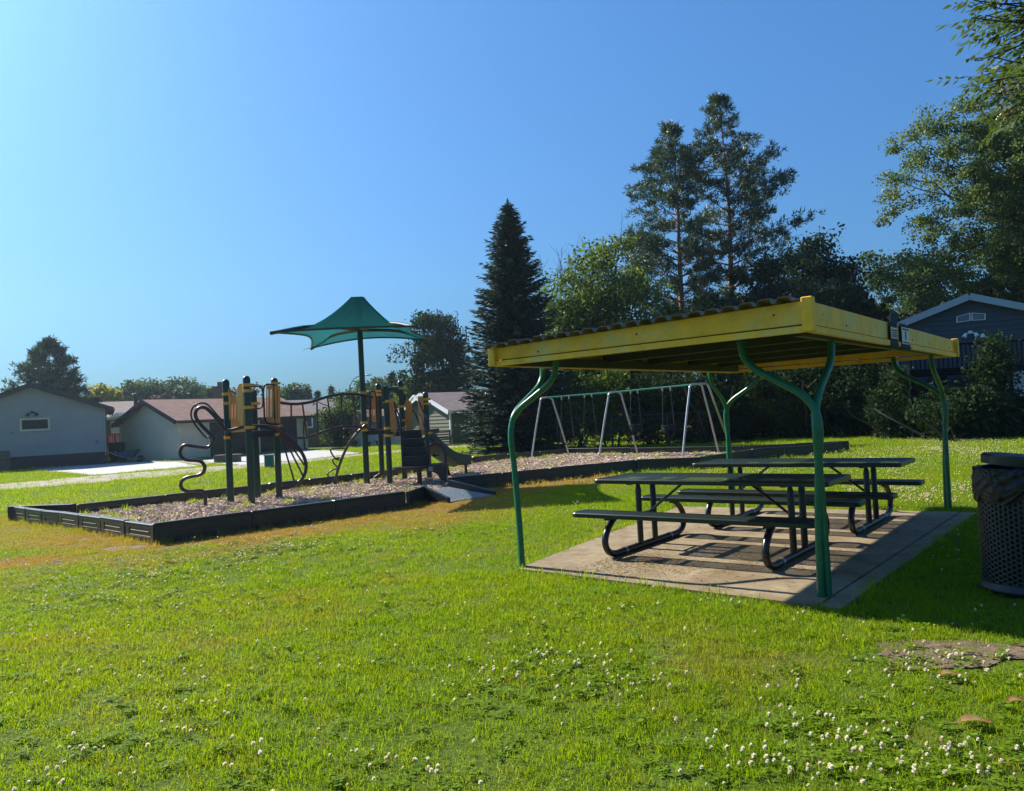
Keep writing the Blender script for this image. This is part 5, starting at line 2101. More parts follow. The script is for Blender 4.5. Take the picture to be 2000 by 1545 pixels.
# chain link fence behind the swings
ca, cb = dep(1090, 870, 29.0), dep(1420, 870, 27.5)
cf = thing('chain_link_fence', (ca.x, ca.y, 0), 'dark chain link fence standing among the shrubs behind the swings', 'fence')
L = Vector((cb.x - ca.x, cb.y - ca.y, 0)); LL = L.length; L.normalize()
ca.z = 0
for k in range(4):
    p = ca + L * (LL * k / 3)
    MB().tube([p, p + up * 1.25], .03, 8).build('post', M['iron'], cf)
MB().tube([ca + up * 1.22, ca + L * LL + up * 1.22], .02, 6).build('top_rail', M['iron'], cf)
mb = MB()
k = -14
while k * .09 < LL:
    for s_ in (1, -1):
        a = k * .09; c = a + 1.2
        lo_, hi_ = max(a, 0), min(c, LL)
        if hi_ > lo_ + .02:
            z0_, z1_ = (lo_ - a, hi_ - a)
            if s_ < 0: z0_, z1_ = 1.2 - z0_, 1.2 - z1_
            mb.bar(ca + L * lo_ + up * z0_, ca + L * hi_ + up * z1_, .003, .003)
    k += 1
tag(mb.build('wire_net', M['iron'], cf), kind='stuff')

# ------------------------------------------------------------------ TREES
M['leaf_dark'] = leafmat('dark_leaves', (.017, .036, .018), (.028, .052, .020), .22, .8, rough=.85, gloss=.05)  # colour and translucency lowered to stand in for shade under the tree canopy
M['leaf_mid'] = leafmat('green_leaves', (.035, .070, .016), (.055, .095, .020), .42, .7)
M['leaf_maple'] = leafmat('bright_green_leaves', (.055, .105, .018), (.095, .145, .022), .45, .6)
M['leaf_yellow'] = leafmat('yellow_green_leaves', (.16, .18, .03), (.22, .22, .05), .5, .6)
M['leaf_cotton'] = leafmat('cottonwood_leaves', (.075, .125, .028), (.115, .16, .038), .42, .9, rough=.5, gloss=.35)
M['leaf_far'] = leafmat('far_tree_leaves', (.045, .085, .05), (.06, .10, .055), .4, .5)
M['leaf_ash'] = leafmat('ash_leaves', (.042, .078, .022), (.065, .105, .026), .38, 2.0, rough=.4, gloss=.5)
M['leaf_rust'] = leafmat('rusty_seed_bunches', (.17, .10, .06), (.22, .14, .07), .3, 2.0)
M['leaf_purple'] = leafmat('purple_leaves', (.05, .022, .028), (.06, .035, .03), .4, .5)
M['leaf_weed'] = leafmat('weed_leaves', (.06, .11, .018), (.09, .14, .02), .45, 2.0)
M['spruce'] = leafmat('spruce_needles', (.026, .050, .046), (.042, .076, .056), .15, 1.2, rough=.6)
M['pine'] = leafmat('pine_needles', (.032, .064, .040), (.050, .090, .046), .22, .8, rough=.5)


def qmesh(name, V, m, parent, kind=None):
    """V: (n,4,3) quads"""
    n = len(V)
    me = bpy.data.meshes.new(name)
    me.vertices.add(n * 4)
    me.vertices.foreach_set('co', V.reshape(-1).astype(np.float32))
    me.loops.add(n * 4)
    me.loops.foreach_set('vertex_index', np.arange(n * 4, dtype=np.int32))
    me.polygons.add(n)
    me.polygons.foreach_set('loop_start', np.arange(0, n * 4, 4, dtype=np.int32))
    me.update(calc_edges=True)
    me.materials.append(m)
    o = bpy.data.objects.new(name, me)
    C.objects.link(o)
    if parent is not None:
        o.parent = parent
    if kind: o['kind'] = kind
    return o


def unit(a):
    return a / np.maximum(np.linalg.norm(a, axis=-1, keepdims=True), 1e-9)


def leafquads(P, T, Nn, L, W):
    """rhombic leaves: centre P, axis T, normal Nn, lengths L, widths W"""
    T = unit(T)
    B = unit(np.cross(Nn, T))
    L = np.broadcast_to(L, (len(P),))[:, None]
    W = np.broadcast_to(W, (len(P),))[:, None]
    return np.stack([P - T * L * .5, P + B * W * .5 - T * L * .08, P + T * L * .5, P - B * W * .5 - T * L * .08], 1)


def limb(mb, p, q, r0, r1, seed, wob=.1):
    r = random.Random(seed)
    p, q = Vector(p), Vector(q)
    L = (q - p).length
    pts = [p]
    for k in (1, 2, 3):
        f = k / 4
        pts.append(p.lerp(q, f) + Vector((r.uniform(-1, 1), r.uniform(-1, 1), r.uniform(-.3, .8))) * L * wob * .5)
    pts.append(q)
    sp_ = smooth_path(pts, 2)
    n = len(sp_)
    mb.tube(sp_, [r0 + (r1 - r0) * i / (n - 1) for i in range(n)], 6, cap=False)


def broadleaf(name, label, base, cz, rx, rz, ncl, per, leaf, m, seed, group=None, clr=.55, trunk_r=.16, hollow=.45, ry=None, bark=None, cat='tree', lobes=5, lobe=.35, flat=.7, droop=0.0, cx=0.0, extra=None, stems=1):
    g = np.random.default_rng(seed)
    base = Vector((base[0], base[1], 0))
    t = thing(name, base, label, cat, group)
    ry = ry or rx
    D = unit(g.normal(size=(ncl, 3)))
    rad = hollow + (1 - hollow) * g.random(ncl) ** .6
    ld = unit(g.normal(size=(lobes, 3)))
    la_ = g.uniform(-lobe, lobe, lobes)
    mod = np.ones(ncl)
    for i in range(lobes):
        mod += la_[i] * np.clip(D @ ld[i], 0, 1) ** 3
    Cn = D * (rad * mod)[:, None] * np.array([rx, ry, rz]) + np.array([cx, 0, cz])
    Cn[:, 2] = np.maximum(Cn[:, 2], .25)
    cs = clr * g.uniform(.6, 1.3, ncl)
    idx = np.repeat(np.arange(ncl), per)
    P = Cn[idx] + np.clip(g.normal(size=(ncl * per, 3)), -1.7, 1.7) * cs[idx][:, None] * np.array([.55, .55, .55 * flat])
    P[:, 2] -= droop * np.linalg.norm(P[:, :2] - Cn[idx][:, :2], axis=1)
    P[:, 2] = np.maximum(P[:, 2], .05)
    T = g.normal(size=P.shape) + np.array([0, 0, -.4])
    Nn = g.normal(size=P.shape) * .8 + np.array([0, 0, .8])
    L = leaf * g.uniform(.7, 1.35, len(P))
    V = leafquads(P, T, Nn, L, L * g.uniform(.55, .8, len(P)))
    crown = qmesh('crown', V, m, t)
    mb = MB()
    b0 = base
    top = Vector((base.x + cx, base.y, cz + rz * .45))
    r = random.Random(seed)
    zc0 = max(.3, cz - rz * .75)
    for s_ in range(stems):
        o = Vector((r.uniform(-.2, .2), r.uniform(-.2, .2), 0)) * (stems - 1)
        limb(mb, base + o - Vector((0, 0, .1)), top + o * 4, trunk_r * (1.15 if stems == 1 else .7), trunk_r * .25, seed + s_, .08)
    order = np.argsort(-rad)[:min(ncl, 42 if cat == 'tree' else 10)]
    for i in order:
        c = Vector(Cn[i]) + base
        f = max(.05, min(.95, (c.z - zc0) / (top.z - zc0 + 1e-6) * .6))
        st__ = (base + Vector((0, 0, zc0))).lerp(top, f)
        limb(mb, st__, c, trunk_r * .32 * (1 - .5 * f), trunk_r * .05, seed * 31 + int(i), .16)
    mb.build('trunk', bark or M['bark'], t, smooth=True)
    return t


def spec(px, ytop, ybot, d, wpx):
    """place a tree from its extent: centre column, top, crown bottom, distance, width"""
    hz = 808.5 - .0517 * (px - 1000)
    c = dep(px, hz, d)
    zt = dep(px, ytop, d).z
    zb = dep(px, ybot, d).z
    w_ = wpx / FPX * d
    return (c.x, c.y), (zt + zb) / 2, w_ / 2, (zt - zb) / 2


def spruce(name, label, base, H_, R, seed, levels=46, per=13, m=None, group=None, sparse=1.0, card=.20, z0=.15, upcurve=.05, cards_scale=1.0):
    g = np.random.default_rng(seed)
    base = Vector((base[0], base[1], 0))
    t = thing(name, base, label, 'tree', group)
    Ps, Ts, Ns, Ls, Ws = [], [], [], [], []
    mb = MB()
    mb.tube([base - Vector((0, 0, .1)), base + Vector((0, 0, H_ * .5)), base + Vector((0, 0, H_ * .97))], [R * .085, R * .05, .008], 8)
    bar_rows = []
    for k in range(levels):
        f = k / (levels - 1)
        z = z0 + (H_ - z0) * (f ** .92) * .985
        rr = R * (1 - (z - z0) / (H_ - z0)) ** .72 * (1 - .10 * math.exp(-((f) / .05) ** 2)) + .06
        n = max(5, int(per * (.55 + .6 * (1 - f))))
        a0 = g.uniform(0, 6.28)
        for j in range(n):
            a = a0 + 2 * math.pi * j / n + g.uniform(-.25, .25)
            L = rr * g.uniform(.74, 1.12)
            tilt = -.25 * (1 - f) + .55 * f + g.uniform(-.10, .10)   # droop low down, ascend at the tip
            d = np.array([math.cos(a), math.sin(a), 0.0])
            nc = max(3, int(L / (card * .30) * sparse))
            s_ = np.linspace(.08, 1.0, nc)
            bx = d[None] * (s_ * L)[:, None]
            bz = z + L * (tilt * s_ + .16 * s_ ** 3 * (1 - f))
            side = np.array([-d[1], d[0], 0])
            if f < .97:
                bar_rows.append((z, d * L * .8, L * (tilt * .8 + .16 * .5 * (1 - f))))
            for sg in (-1, 1, 0):
                P = np.stack([bx[:, 0], bx[:, 1], bz], 1)
                w_ = (.10 + .34 * (1 - s_) * min(1, L)) * 1.0
                lat = side[None] * (sg * w_ * .5)[:, None]
                P = P + lat + g.normal(size=P.shape) * .025
                if sg: P[:, 2] -= .05 * w_ + .02
                T = d[None] * .9 + side[None] * sg * .75 + np.array([0, 0, -.15 if sg else .25]) + g.normal(size=P.shape) * .18
                Nn = np.array([0, 0, 1.0])[None] + g.normal(size=P.shape) * .35
                Ps.append(P); Ts.append(T); Ns.append(Nn)
                Ls.append((card * cards_scale + w_ * .55) * g.uniform(.8, 1.2, nc)); Ws.append(np.full(nc, card * .42 * cards_scale) * g.uniform(.7, 1.3, nc))
    P = np.concatenate(Ps); T = np.concatenate(Ts); Nn = np.concatenate(Ns); L = np.concatenate(Ls); W = np.concatenate(Ws)
    P[:, 2] = np.maximum(P[:, 2], .06)
    # leader shoots
    k = 26
    tp = np.array([0, 0, H_])[None] + g.normal(size=(k, 3)) * np.array([.05, .05, .16])
    P = np.concatenate([P, tp]); T = np.concatenate([T, np.tile([[0, 0, 1.0]], (k, 1)) + g.normal(size=(k, 3)) * .45]); Nn = np.concatenate([Nn, g.normal(size=(k, 3))])
    L = np.concatenate([L, np.full(k, .22)]); W = np.concatenate([W, np.full(k, .05)])
    qmesh('crown', leafquads(P, T, Nn, L, W), m or M['spruce'], t)
    for (z, dx, dz) in bar_rows[::3]:
        mb.tube([base + Vector((0, 0, z)), base + Vector((dx[0], dx[1], z + dz))], [.018, .006], 4, cap=False)
    mb.build('trunk', M['bark'], t, smooth=True)
    return t


def scots_pine(name, label, base, H_, prof, seed, levels=30, per=5, m=None, tuft=.30, tr=.16, group=None, cards=30, lean=0.0, bark=None, up_=.35, gap=.12, lvv=(.6, 1.2)):
    """prof: list of (height fraction, reach to the left, reach to the right)"""
    g = np.random.default_rng(seed)
    base = Vector((base[0], base[1], 0))
    t = thing(name, base, label, 'tree', group)
    hf = [p[0] for p in prof]
    mb = MB()
    tp = [base + Vector((lean * f * H_ + .10 * math.sin(f * 7 + seed), .08 * math.cos(f * 6), f * H_)) for f in np.linspace(0, .99, 10)]
    tp[0].z = -.1
    sp_ = smooth_path(tp, 2)
    mb.tube(sp_, [tr * (1 - .93 * i / (len(sp_) - 1)) for i in range(len(sp_))], 9, cap=False)
    Ps, Ts = [], []

    def trunk_at(f):
        x = f / .99 * 9
        i = min(8, int(x))
        return tp[i].lerp(tp[i + 1], x - i)
    for k in range(levels):
        f = hf[0] + (hf[-1] - hf[0]) * (k + g.uniform(-.3, .3)) / (levels - 1)
        f = min(.985, max(hf[0], f))
        rl = np.interp(f, hf, [p[1] for p in prof]); rr = np.interp(f, hf, [p[2] for p in prof])
        n = per + (1 if g.random() < .5 else 0)
        a0 = g.uniform(0, 6.28)
        lv_ = g.uniform(*lvv) if f < .9 else 1.0
        for j in range(n):
            if g.random() < gap: continue
            a = a0 + 2 * math.pi * j / n + g.uniform(-.4, .4)
            ca_, sa = math.cos(a), math.sin(a)
            reach = (rr if ca_ > 0 else rl) * abs(ca_) + (rl + rr) / 2 * (1 - abs(ca_)) * .9
            L = reach * lv_ * g.uniform(.5, 1.12)
            p0 = trunk_at(f)
            e = p0 + Vector((ca_ * L, sa * L, L * (up_ * (.2 + f) + g.uniform(-.16, .26))))
            limb(mb, p0, e, max(.012, tr * .26 * (1.1 - f)), .008, int(g.integers(1e6)), .10)
            nt_ = max(2, int(L / (tuft * .62)))
            for q in range(nt_):
                s_ = 1.0 - q / nt_ * .58
                c = p0.lerp(e, s_)
                for r_ in range(2 if q else 3):
                    o = g.normal(size=3) * np.array([.34, .34, .2]) * (.35 + .25 * L * (1 - s_ * .4))
                    Ps.append(np.array(c - base) + o * .8)
                    Ts.append(np.array([ca_ * .6, sa * .6, .75]))
    # crown tip
    for q in range(9):
        Ps.append(np.array(trunk_at(.985) - base) + g.normal(size=3) * np.array([.10, .10, .16])); Ts.append(np.array([0, 0, 1.0]))
    Ps = np.array(Ps); Ts = np.array(Ts)
    nT = len(Ps)
    idx = np.repeat(np.arange(nT), cards)
    sc_ = g.uniform(.7, 1.25, nT)[idx]
    d = unit(g.normal(size=(len(idx), 3)) * .75 + unit(Ts)[idx] * .75)
    L = tuft * .62 * sc_ * g.uniform(.7, 1.2, len(idx))
    P = Ps[idx] + d * (L * .5)[:, None] + g.normal(size=(len(idx), 3)) * (tuft * .16)
    V = leafquads(P, d, g.normal(size=d.shape), L, tuft * .12)
    qmesh('crown', V, m or M['pine'], t)
    mb.build('trunk', bark or M['bark_pine'], t, smooth=True)
    return t


# --- far left and middle distance
b_, cz, rx, rz = spec(104, 668, 800, 56, 128)
zt = cz + rz
scots_pine('ponderosa_pine', 'rounded blue-green pine standing behind the grey house roof', b_, zt, [(.10, 2.2, 2.4), (.45, 2.4, 2.4), (.7, 1.75, 1.7), (.9, .8, .8), (1.0, .2, .2)], 5, levels=22, per=8, tuft=.55, cards=22, tr=.2, bark=M['bark'], gap=.05, lvv=(.9, 1.1))
b_, cz, rx, rz = spec(204, 757, 800, 74, 62)
broadleaf('leafy_tree', 'pale yellow-green tree top showing above the mauve house roof', b_, cz, rx, rz, 46, 150, .28, M['leaf_yellow'], 21, clr=.75, hollow=.3)
b_, cz, rx, rz = spec(277, 746, 802, 88, 92)
broadleaf('leafy_tree', 'rounded green tree above the roof beside the flue pipe', b_, cz, rx, rz, 60, 170, .30, M['leaf_far'], 22, clr=.9, hollow=.3)
b_, cz, rx, rz = spec(362, 746, 804, 88, 92)
broadleaf('leafy_tree', 'rounded green tree above the garage roof behind the snake pole', b_, cz, rx, rz, 60, 170, .30, M['leaf_far'], 23, clr=.9, hollow=.3)
b_, cz, rx, rz = spec(320, 770, 800, 84, 50)
broadleaf('purple_shrub', 'dark purple-leaved shrub between the two rounded trees above the roof', b_, cz, rx, rz, 24, 140, .26, M['leaf_purple'], 24, cat='shrub')
b_, cz, rx, rz = spec(30, 762, 800, 90, 70)
broadleaf('leafy_tree', 'low tree peeping over the grey house roof beside the pine', b_, cz, rx, rz, 30, 120, .3, M['leaf_far'], 25, clr=.8)
b_, cz, rx, rz = spec(412, 764, 800, 86, 34)
broadleaf('leafy_tree', 'small green tree beside the brick chimney', b_, cz, rx, rz, 26, 130, .28, M['leaf_mid'], 26, clr=.6)
b_, cz, rx, rz = spec(476, 750, 805, 80, 62)
broadleaf('leafy_tree', 'thin purplish tree seen between the tall posts of the left tower', b_, cz, rx, rz, 34, 42, .26, M['leaf_purple'], 27, clr=.8, trunk_r=.12)
b_, cz, rx, rz = spec(572, 751, 802, 86, 52)
broadleaf('leafy_tree', 'rounded grey-green tree right of the slotted tan panel', b_, cz, rx, rz, 40, 150, .28, M['leaf_far'], 28, clr=.8, hollow=.3)
for i, (x, y, lab) in enumerate(((604, 757, 'small dark spruce above the grey roof, nearest the slotted tan panel'), (623, 765, 'shortest small dark spruce above the grey roof, middle of three'), (650, 755, 'small dark spruce above the grey roof, nearest the canopy post'))):
    b_, cz, rx, rz = spec(x, y, 806, 86, 24)
    spruce('spruce', lab, b_, cz + rz, 1.25, 40 + i, levels=20, per=8, group='small spruces above the grey roof', card=.55, sparse=.9)
b_, cz, rx, rz = spec(668, 782, 872, 48.6, 84)
broadleaf('leafy_tree', 'bushy small apple-like tree standing before the wooden fence', b_, cz, rx, rz, 75, 150, .13, M['leaf_mid'], 31, clr=.55, hollow=.25, stems=3, trunk_r=.1)
b_, cz, rx, rz = spec(690, 758, 830, 66, 90)
broadleaf('leafy_tree', 'green tree behind the canopy post and the street lamp', b_, cz, rx, rz, 60, 150, .22, M['leaf_mid'], 32, clr=.8, hollow=.3)
b_, cz, rx, rz = spec(738, 746, 830, 72, 62)
broadleaf('leafy_tree', 'rounded green tree top right of the canopy post', b_, cz, rx, rz, 50, 150, .24, M['leaf_far'], 33, clr=.8, hollow=.3)
b_, cz, rx, rz = spec(769, 730, 830, 76, 50)
spruce('spruce', 'dark spruce tip rising behind the green arch panel of the climbing structure', b_, cz + rz, 2.0, 44, levels=26, per=9, card=.6)
b_, cz, rx, rz = spec(812, 738, 840, 62, 74)
broadleaf('leafy_tree', 'sunlit light green tree behind the olive house roof', b_, cz, rx, rz, 60, 170, .20, M['leaf_maple'], 34, clr=.8, hollow=.3)
b_, cz, rx, rz = spec(868, 614, 858, 60, 122)
broadleaf('leafy_tree', 'tall dark broadleaf tree left of the big spruce', b_, cz, rx, rz, 120, 240, .20, M['leaf_dark'], 35, clr=.85, hollow=.3, trunk_r=.25)
# --- big spruce
b_, cz, rx, rz = spec(1013, 398, 896, 31.0, 172)
spruce('blue_spruce', 'big dense conical blue spruce behind the swings, its tip above the canopy', b_, cz + rz, rx * 1.48, 51, levels=64, per=15, card=.20, sparse=1.0)
# --- maple with dead twigs
b_, cz, rx, rz = spec(1178, 492, 850, 38, 236)
mp = broadleaf('maple_tree', 'sunlit bright green tree with bare dead twigs on top, right of the spruce', b_, cz, rx, rz, 210, 190, .17, M['leaf_maple'], 61, clr=.75, hollow=.15, trunk_r=.2, stems=2, lobes=12, lobe=.4)
mb = MB()
r = random.Random(3)
for k in range(30):
    x = r.uniform(1062, 1215); d_ = 38 + r.uniform(-1, 1)
    y0_ = 560 - (x - 1062) * .42 + r.uniform(-10, 40)
    p = dep(x, y0_, d_)
    q = dep(x + r.uniform(-22, 14), y0_ - r.uniform(25, 85), d_)
    m_ = p.lerp(q, .5) + Vector((r.uniform(-.12, .12), 0, 0))
    mb.tube(smooth_path([p, m_, q], 3), [.017 * (1 - .7 * i / 6) for i in range(7)], 4, cap=False)
    for s_ in range(2):
        f = r.uniform(.3, .8)
        a = p.lerp(q, f)
        mb.tube([a, a + Vector((r.uniform(-.5, .5), r.uniform(-.2, .2), r.uniform(.3, .8)))], [.009, .003], 3, cap=False)
mb.build('dead_twigs', M['bark'], mp)
# --- two pines
b_, cz, rx, rz = spec(1350, 246, 860, 41, 150)
hh = cz + rz
scots_pine('scots_pine', 'shorter left one of the two tall pines with orange upper trunk', b_, hh, [(.24, 3.6, 2.8), (.40, 4.6, 2.8), (.54, 4.4, 2.2), (.66, 3.2, 1.9), (.80, 2.7, 1.5), (.88, 1.5, 1.2), (.94, .8, .6), (1.0, .2, .2)], 71, levels=27, per=6, tuft=.44, cards=20, tr=.24, lean=-.016, gap=.22, group='two tall pines')
b_, cz, rx, rz = spec(1444, 184, 860, 42, 150)
hh = cz + rz
scots_pine('scots_pine', 'taller right one of the two tall pines, open crown with bare lower branches', b_, hh, [(.28, 2.6, 5.4), (.40, 2.6, 4.6), (.50, 2.3, 4.3), (.60, 2.0, 4.4), (.68, 1.9, 3.9), (.76, 2.0, 2.4), (.86, 1.6, 1.7), (.93, .9, .9), (1.0, .2, .2)], 72, levels=28, per=6, tuft=.42, cards=20, tr=.25, lean=-.006, gap=.22, group='two tall pines')
# --- dark trees to the right
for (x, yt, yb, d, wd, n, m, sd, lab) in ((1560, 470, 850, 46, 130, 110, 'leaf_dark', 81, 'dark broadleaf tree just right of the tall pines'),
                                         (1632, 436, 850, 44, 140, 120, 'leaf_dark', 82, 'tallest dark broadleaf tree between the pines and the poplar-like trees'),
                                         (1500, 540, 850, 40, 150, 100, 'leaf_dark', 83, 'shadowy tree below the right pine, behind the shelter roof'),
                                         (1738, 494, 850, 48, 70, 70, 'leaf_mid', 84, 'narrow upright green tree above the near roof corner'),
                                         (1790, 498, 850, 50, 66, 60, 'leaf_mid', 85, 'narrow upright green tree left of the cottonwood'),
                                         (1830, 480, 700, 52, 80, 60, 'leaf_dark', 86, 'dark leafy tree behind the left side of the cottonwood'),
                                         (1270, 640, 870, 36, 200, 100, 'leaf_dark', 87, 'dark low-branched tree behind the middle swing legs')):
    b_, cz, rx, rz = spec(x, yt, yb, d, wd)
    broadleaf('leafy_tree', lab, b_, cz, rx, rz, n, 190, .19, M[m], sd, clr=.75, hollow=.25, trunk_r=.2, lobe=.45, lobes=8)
# --- cottonwood on the right
b_, cz, rx, rz = spec(2020, 190, 640, 34, 350)
broadleaf('cottonwood', 'large cottonwood with glittering leaves rising behind the slate blue house', b_, cz, rx, rz, 620, 190, .115, M['leaf_cotton'], 91, clr=.52, hollow=.12, trunk_r=.24, lobes=16, lobe=.30, flat=.6, ry=3.0)
# --- shrubs in the shade behind the shelter and swings
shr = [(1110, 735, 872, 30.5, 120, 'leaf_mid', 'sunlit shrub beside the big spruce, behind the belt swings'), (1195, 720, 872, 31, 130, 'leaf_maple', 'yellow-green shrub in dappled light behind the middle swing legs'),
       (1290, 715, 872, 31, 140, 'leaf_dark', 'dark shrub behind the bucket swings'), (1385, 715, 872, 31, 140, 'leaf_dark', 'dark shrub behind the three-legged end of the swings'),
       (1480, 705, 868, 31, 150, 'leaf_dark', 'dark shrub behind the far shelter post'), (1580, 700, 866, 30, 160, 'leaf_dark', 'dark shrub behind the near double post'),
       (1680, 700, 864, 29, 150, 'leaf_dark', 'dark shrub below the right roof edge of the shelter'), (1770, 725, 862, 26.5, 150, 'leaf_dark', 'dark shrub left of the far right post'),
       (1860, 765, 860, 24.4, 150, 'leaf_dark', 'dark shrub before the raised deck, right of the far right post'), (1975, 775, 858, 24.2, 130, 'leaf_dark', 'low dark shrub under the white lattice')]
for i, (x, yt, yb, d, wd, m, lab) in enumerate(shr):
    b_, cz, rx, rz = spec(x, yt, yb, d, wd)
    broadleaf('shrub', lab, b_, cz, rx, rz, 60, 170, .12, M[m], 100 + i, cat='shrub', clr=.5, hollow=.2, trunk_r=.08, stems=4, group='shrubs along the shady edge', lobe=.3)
b_, cz, rx, rz = spec(1942, 662, 790, 24.0, 74)
broadleaf('young_tree', 'young dark green tree standing before the slate blue house deck', b_, cz, rx * .8, rz, 44, 90, .10, M['leaf_dark'], 121, clr=.4, hollow=.2, trunk_r=.06)
# far wooded mass filling the gaps low behind everything
g = np.random.default_rng(5)
n = 26000
x = g.uniform(9.0, 30, n)
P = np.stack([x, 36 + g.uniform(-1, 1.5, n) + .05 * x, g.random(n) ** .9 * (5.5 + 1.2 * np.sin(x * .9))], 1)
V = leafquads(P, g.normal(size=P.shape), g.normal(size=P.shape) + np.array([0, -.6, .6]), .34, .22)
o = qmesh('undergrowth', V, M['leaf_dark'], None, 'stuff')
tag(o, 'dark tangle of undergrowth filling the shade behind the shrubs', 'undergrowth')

# ash branch reaching in from the right
at_ = thing('ash_tree', (6.6, 5.6, 0), 'ash tree branch with long leaflets and rusty bunches reaching in at the top right corner', 'tree')
mb = MB()
limb(mb, (6.6, 5.6, -.1), (6.3, 6.2, 5.6), .2, .1, 1, .04)
g = np.random.default_rng(77)
tips = []
r = random.Random(8)
for k in range(130):
    px_, py_ = r.uniform(1895, 2120), r.uniform(-70, 235)
    if py_ > 60: px_ = max(px_, 1905 + abs(py_ - 120) * .12)
    if py_ > 170: px_ = max(px_, 1925 + (py_ - 170) * .6)
    d_ = r.uniform(5.4, 7.2)
    q = dep(px_, py_, d_)
    s0_ = Vector((6.35, 6.1, r.uniform(3.6, 5.6)))
    limb(mb, s0_, q, .020, .004, k, .12)
    tips.append((s0_, q))
mb.build('trunk', M['bark'], at_, smooth=True)
Ps, Ts, Ns, Ls = [], [], [], []
for (s0_, q) in tips:
    dirn = (q - s0_).normalized()
    for j in range(7):
        c = q - dirn * (j * .10) + Vector(g.normal(size=3)) * .05
        ax = Vector((dirn.x, dirn.y, 0)).normalized() * .8 + Vector((g.uniform(-.6, .6), g.uniform(-.6, .6), g.uniform(-.75, .15)))
        ax.normalize()
        sd__ = ax.cross(Vector((g.normal() * .3, g.normal() * .3, 1))).normalized()
        nn = sd__.cross(ax)
        RL = g.uniform(.12, .18)
        for i in range(4):
            f = i / 3
            for sg in ((-1, 1) if i < 3 else (0,)):
                tdir = (ax * (.55 if sg else 1) + sd__ * sg * .8 + Vector((0, 0, -.25))).normalized()
                l_ = g.uniform(.06, .10)
                p = c + ax * RL * f + tdir * l_ * .5
                Ps.append(p); Ts.append(tdir); Ns.append(nn + Vector(g.normal(size=3)) * .35); Ls.append(l_)
off_ = np.array([6.6, 5.6, 0])
Ps, Ts, Ns, Ls = np.array(Ps), np.array(Ts), np.array(Ns), np.array(Ls)
V = leafquads(Ps - off_, Ts, Ns, Ls, Ls * .38)
qmesh('crown', V, M['leaf_ash'], at_)
Ps = []
for k in (3, 9, 15, 22, 30, 37, 44, 50):
    q = tips[k][1]
    for j in range(46):
        Ps.append(np.array(q) + g.normal(size=3) * np.array([.05, .05, .08]) - np.array([-.1, 0, .05]))
Ps = np.array(Ps)
V = leafquads(Ps - off_, np.tile([[0, 0, -1.0]], (len(Ps), 1)) + g.normal(size=Ps.shape) * .3, g.normal(size=Ps.shape), .045, .014)
qmesh('seed_bunches', V, M['leaf_rust'], at_)

# plants in the pots, weeds along the walls
for k, (x, y, d_, s_, m) in enumerate(((691, 860, 46.2, 1.0, 'leaf_mid'), (741, 862, 46.2, .6, 'leaf_weed'))):
    c = dep(x, y, d_)
    n = 160 if k == 0 else 60
    P = np.array(c)[None] + g.normal(size=(n, 3)) * np.array([.16, .16, .2]) * s_
    o = qmesh('potted_plant', leafquads(P - np.array([c.x, c.y, 0]), g.normal(size=P.shape), g.normal(size=P.shape), .13, .07), M[m], None)
    o.location = (c.x, c.y, 0)
    tag(o, ('bushy green plant growing in the leftmost dark pot by the shed', 'thin pale plant growing in the pot between the green posts')[k], 'plant', 'plants in the pots')

# ------------------------------------------------------------------ GROUND COVER (instanced clumps)
def nolink(name, V=None, F_=None, m=None, quads=None):
    me = bpy.data.meshes.new(name)
    me.from_pydata(V, [], F_)
    me.materials.append(m)
    me.update()
    return bpy.data.objects.new(name, me)


def scatter(name, P, rot, scl, variant, protos, label, cat, dry=None, kind='stuff'):
    n = len(P)
    me = bpy.data.meshes.new(name)
    me.vertices.add(n)
    me.vertices.foreach_set('co', P.astype(np.float32).ravel())
    for nm, ty, val in (('rot', 'FLOAT_VECTOR', rot), ('scl', 'FLOAT_VECTOR', scl), ('variant', 'INT', variant)) + ((('dry', 'FLOAT', dry),) if dry is not None else ()):
        a = me.attributes.new(nm, ty, 'POINT')
        if ty == 'FLOAT_VECTOR': a.data.foreach_set('vector', val.astype(np.float32).ravel())
        elif ty == 'INT': a.data.foreach_set('value', val.astype(np.int32))
        else: a.data.foreach_set('value', val.astype(np.float32))
    o = bpy.data.objects.new(name, me)
    C.objects.link(o)
    tag(o, label, cat, None, kind)
    col = bpy.data.collections.new(name + '_clumps')
    for p in protos: col.objects.link(p)
    ng = bpy.data.node_groups.new(name + '_scatter', 'GeometryNodeTree')
    ng.interface.new_socket('Geometry', in_out='INPUT', socket_type='NodeSocketGeometry')
    ng.interface.new_socket('Geometry', in_out='OUTPUT', socket_type='NodeSocketGeometry')
    gi = ng.nodes.new('NodeGroupInput'); go = ng.nodes.new('NodeGroupOutput')
    ci = ng.nodes.new('GeometryNodeCollectionInfo')
    ci.inputs['Collection'].default_value = col
    ci.inputs['Separate Children'].default_value = True
    ci.inputs['Reset Children'].default_value = True
    io = ng.nodes.new('GeometryNodeInstanceOnPoints')
    io.inputs['Pick Instance'].default_value = True

    def na(nm, ty):
        q = ng.nodes.new('GeometryNodeInputNamedAttribute')
        q.data_type = ty
        q.inputs['Name'].default_value = nm
        return [s_ for s_ in q.outputs if s_.enabled and s_.name == 'Attribute'][0]
    L = ng.links.new
    L(gi.outputs[0], io.inputs['Points'])
    L(ci.outputs[0], io.inputs['Instance'])
    L(na('variant', 'INT'), io.inputs['Instance Index'])
    L(na('rot', 'FLOAT_VECTOR'), io.inputs['Rotation'])
    L(na('scl', 'FLOAT_VECTOR'), io.inputs['Scale'])
    L(io.outputs[0], go.inputs[0])
    md = o.modifiers.new('scatter', 'NODES')
    md.node_group = ng
    return o


